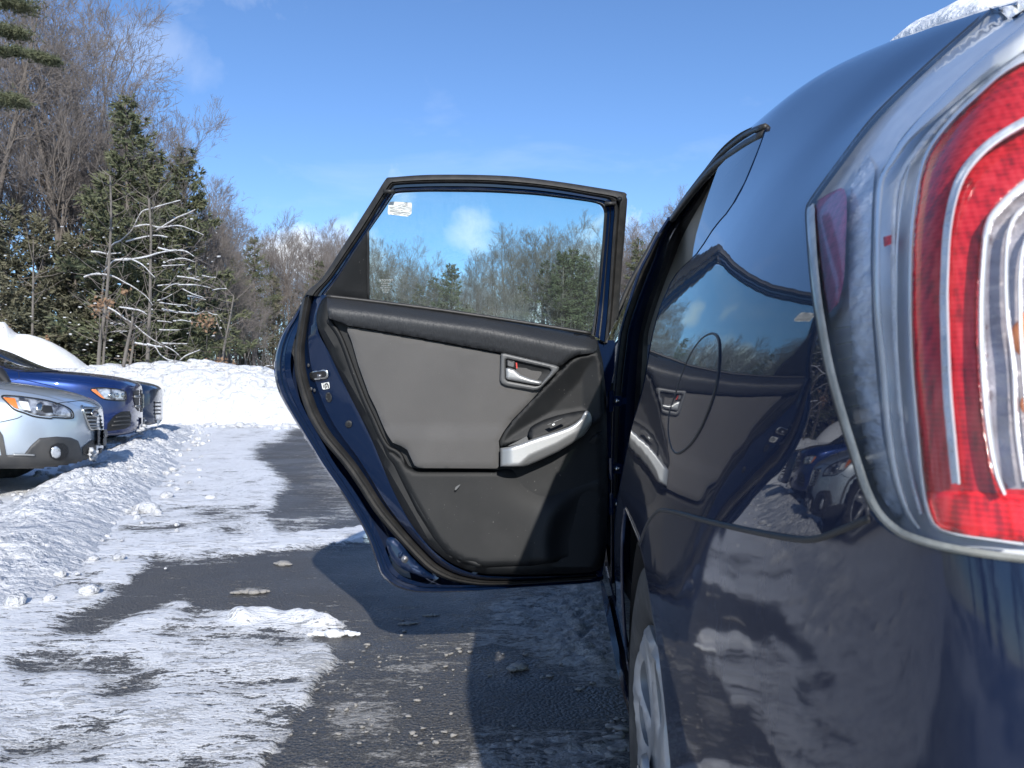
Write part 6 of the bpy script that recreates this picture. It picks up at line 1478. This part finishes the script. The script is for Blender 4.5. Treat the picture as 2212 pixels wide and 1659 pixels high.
# bare grey trunks standing in front
def pole(label, pts, Y, r0):
    T = thing('bare_sapling', label, 'tree', (P(pts[0][0], 840, Y).x, Y, 0)); m = MB(); w3 = [P(u, v, Y) for u, v in smoothc(pts, per=3)]; m.tube(w3, [r0 * (1 - .55 * i / len(w3)) for i in range(len(w3))], 6); m.build('trunk', M['bark'], T)
    rdd = random.Random(int(pts[0][0])); b = MB()
    for i in range(3, len(w3)):
        for _ in range(2):
            d = Vector((rdd.gauss(0, 1), rdd.gauss(0, .5), rdd.uniform(.2, 1))).normalized(); L2 = rdd.uniform(.3, 1.1); b.tube([w3[i], w3[i] + d * L2 * .5, w3[i] + d * L2 + Vector((0, 0, .1))], [.012, .008, .004], 3)
    b.build('branch', M['twig'], T)
pole('pale straight slender trunk left of the hanging snowy branches', [(212, 800), (216, 740), (224, 690), (232, 620), (236, 560), (240, 470), (238, 380)], 20.1, .055)
pole('paler twin of the slender trunk, close on its right', [(222, 800), (226, 740), (234, 680), (238, 640)], 20.2, .04)
pole('vertical grey trunk crossing behind the fallen snowy stem', [(318, 790), (321, 720), (324, 650), (325, 580), (326, 500), (322, 430)], 20.5, .055)
pole('short slanting stem with brown leaves near the bank crest', [(266, 795), (276, 740), (285, 700), (287, 675)], 19.7, .05)
pole('second short slanting stem just right of the leafy one', [(280, 795), (287, 750), (290, 715)], 19.9, .04)
pole('thin straight stem in front of the bushy hemlocks', [(70, 730), (71, 660), (72, 600), (72, 560)], 21.8, .04)
pole('leaning thin stem far right of the snowy twigs', [(478, 790), (486, 740), (496, 690), (505, 640)], 22, .04)
# dry leaves
def leaves(label, spots, Y):
    T = thing('oak_sapling', label, 'sapling', (P(spots[0][0], 840, Y).x, Y, 0)); b = MB(); s_ = MB(); rdd = random.Random(int(spots[0][0]))
    for (u, v, su, sv, n) in spots:
        s_.tube([P(u, v + 60, Y), P(u + 2, v, Y)], [.012, .006], 3)
        for k in range(n):
            c = P(u + rdd.gauss(0, su), v + rdd.gauss(0, sv), Y + rdd.gauss(0, .3)); o = Vector((rdd.gauss(0, 1), rdd.gauss(0, 1), rdd.gauss(0, 1))).normalized() * .055; o2 = o.cross(Vector((rdd.gauss(0, 1), rdd.gauss(0, 1), rdd.gauss(0, 1)))).normalized() * .035; b0 = len(b.v)
            b.v += [tuple(c - o), tuple(c + o2), tuple(c + o), tuple(c - o2)]; b.f.append((b0, b0 + 1, b0 + 2, b0 + 3))
    s_.build('stem', M['bark'], T); b.build('foliage', M['oakleaf'], T)['kind'] = 'stuff'
leaves('young oak still holding tan leaves beside the pale slender trunks', [(214, 665, 14, 14, 60), (272, 630, 7, 4, 22), (230, 655, 10, 8, 30)], 19.9)
leaves('young beech with copper leaves behind the bank, right of the snowy twigs', [(446, 695, 12, 10, 90), (478, 785, 16, 8, 60), (290, 755, 6, 12, 14)], 20.5)
leaves('dry brown weeds poking from the top of the snow slope', [(8, 715, 6, 6, 40), (68, 738, 5, 4, 12), (100, 732, 3, 3, 8)], 21.5)
# the wood across the far side
def front(u):  # picture height of the tree tops
    return np.interp(u, [430, 500, 540, 575, 600, 640, 700, 760, 840, 900, 950, 985, 1020, 1060, 1100, 1180, 1250, 1290, 1340, 1400, 1500, 1700], [470, 480, 520, 575, 515, 500, 505, 520, 555, 590, 600, 605, 590, 560, 520, 515, 520, 530, 520, 470, 460, 470])
for u in np.arange(440, 1760, 11.0):
    Y = rt.uniform(40, 58); uu_ = u + rt.uniform(-10, 10); Ht = (868 - front(uu_) - rt.uniform(-10, 40)) / F * Y + CZ; i = rt.randrange(5)
    hh = [13, 12, 14, 10.5, 11][i]; tree_obj('bare_tree', BARE[i], 'slender leafless tree in the wood across the far side of the car park', gp_(uu_, Y), rt.uniform(0, 6.28), max(.35, Ht / hh * .93), 'leafless trees of the far wood')
for k, (u, vt, Y, i) in enumerate([(548, 508, 38, 2), (590, 590, 40, 1), (690, 560, 45, 2), (830, 585, 44, 0), (870, 600, 46, 1), (905, 610, 42, 1), (938, 600, 43, 0), (975, 572, 40, 0), (1010, 655, 42, 1), (1055, 640, 44, 1), (1180, 560, 42, 2), (1215, 545, 40, 0), (1238, 540, 41, 0), (1262, 552, 40, 0), (1130, 610, 44, 1), (1380, 512, 42, 2), (1420, 500, 44, 2), (640, 620, 48, 1), (520, 560, 42, 1), (490, 520, 40, 2), (760, 600, 46, 1), (1500, 480, 40, 0), (1600, 520, 45, 1)]):
    hh = [10, 9, 11, 6][i]; Ht = (840 - vt) / F * Y + CZ
    tree_obj('pine_tree', CON[i], 'dark evergreen standing among the leafless trees of the far wood', gp_(u, Y), rt.uniform(0, 6.28), Ht / hh, 'evergreens of the far wood')
# undergrowth closing the wood near the ground: a mass nobody could count
b = MB(); rdd = random.Random(9)
for k in range(9000):
    u = rdd.uniform(-350, 1750); Y = rdd.uniform(27, 60) if u < 480 else rdd.uniform(36, 66); x = (u - CU) / F * Y; h_ = rdd.uniform(1.0, 4.6) * (1.0 if u > 480 else 1.15); lx, ly = rdd.gauss(0, .5), rdd.gauss(0, .5); r_ = rdd.uniform(.008, .035)
    b.tube([(x, Y, 0), (x + lx * .4, Y + ly * .4, h_ * .5), (x + lx, Y + ly, h_)], [r_, r_ * .7, .005], 3, caps=False)
o = b.build('undergrowth', M['twig']); tag(o, label='dense grey brown brushwood filling the wood near the ground', kind='stuff')
# evergreens and bare trees to the left of and behind the camera, seen in the paint
for k in range(34):
    a_ = math.radians(rt.uniform(-165, -58)); R_ = rt.uniform(24, 44); i = rt.randrange(5)
    if k % 3: tree_obj('bare_tree', BARE[i], 'leafless tree standing outside the picture on the left of the car park', (R_ * math.sin(a_), R_ * math.cos(a_), 0), rt.uniform(0, 6.28), rt.uniform(.6, .9), 'leafless trees left of the picture')
    else: tree_obj('pine_tree', CON[i % 4], 'evergreen standing outside the picture on the left of the car park', (R_ * math.sin(a_), R_ * math.cos(a_), 0), rt.uniform(0, 6.28), rt.uniform(.6, .9), 'evergreens left of the picture')
print('script time', time.time() - T0)
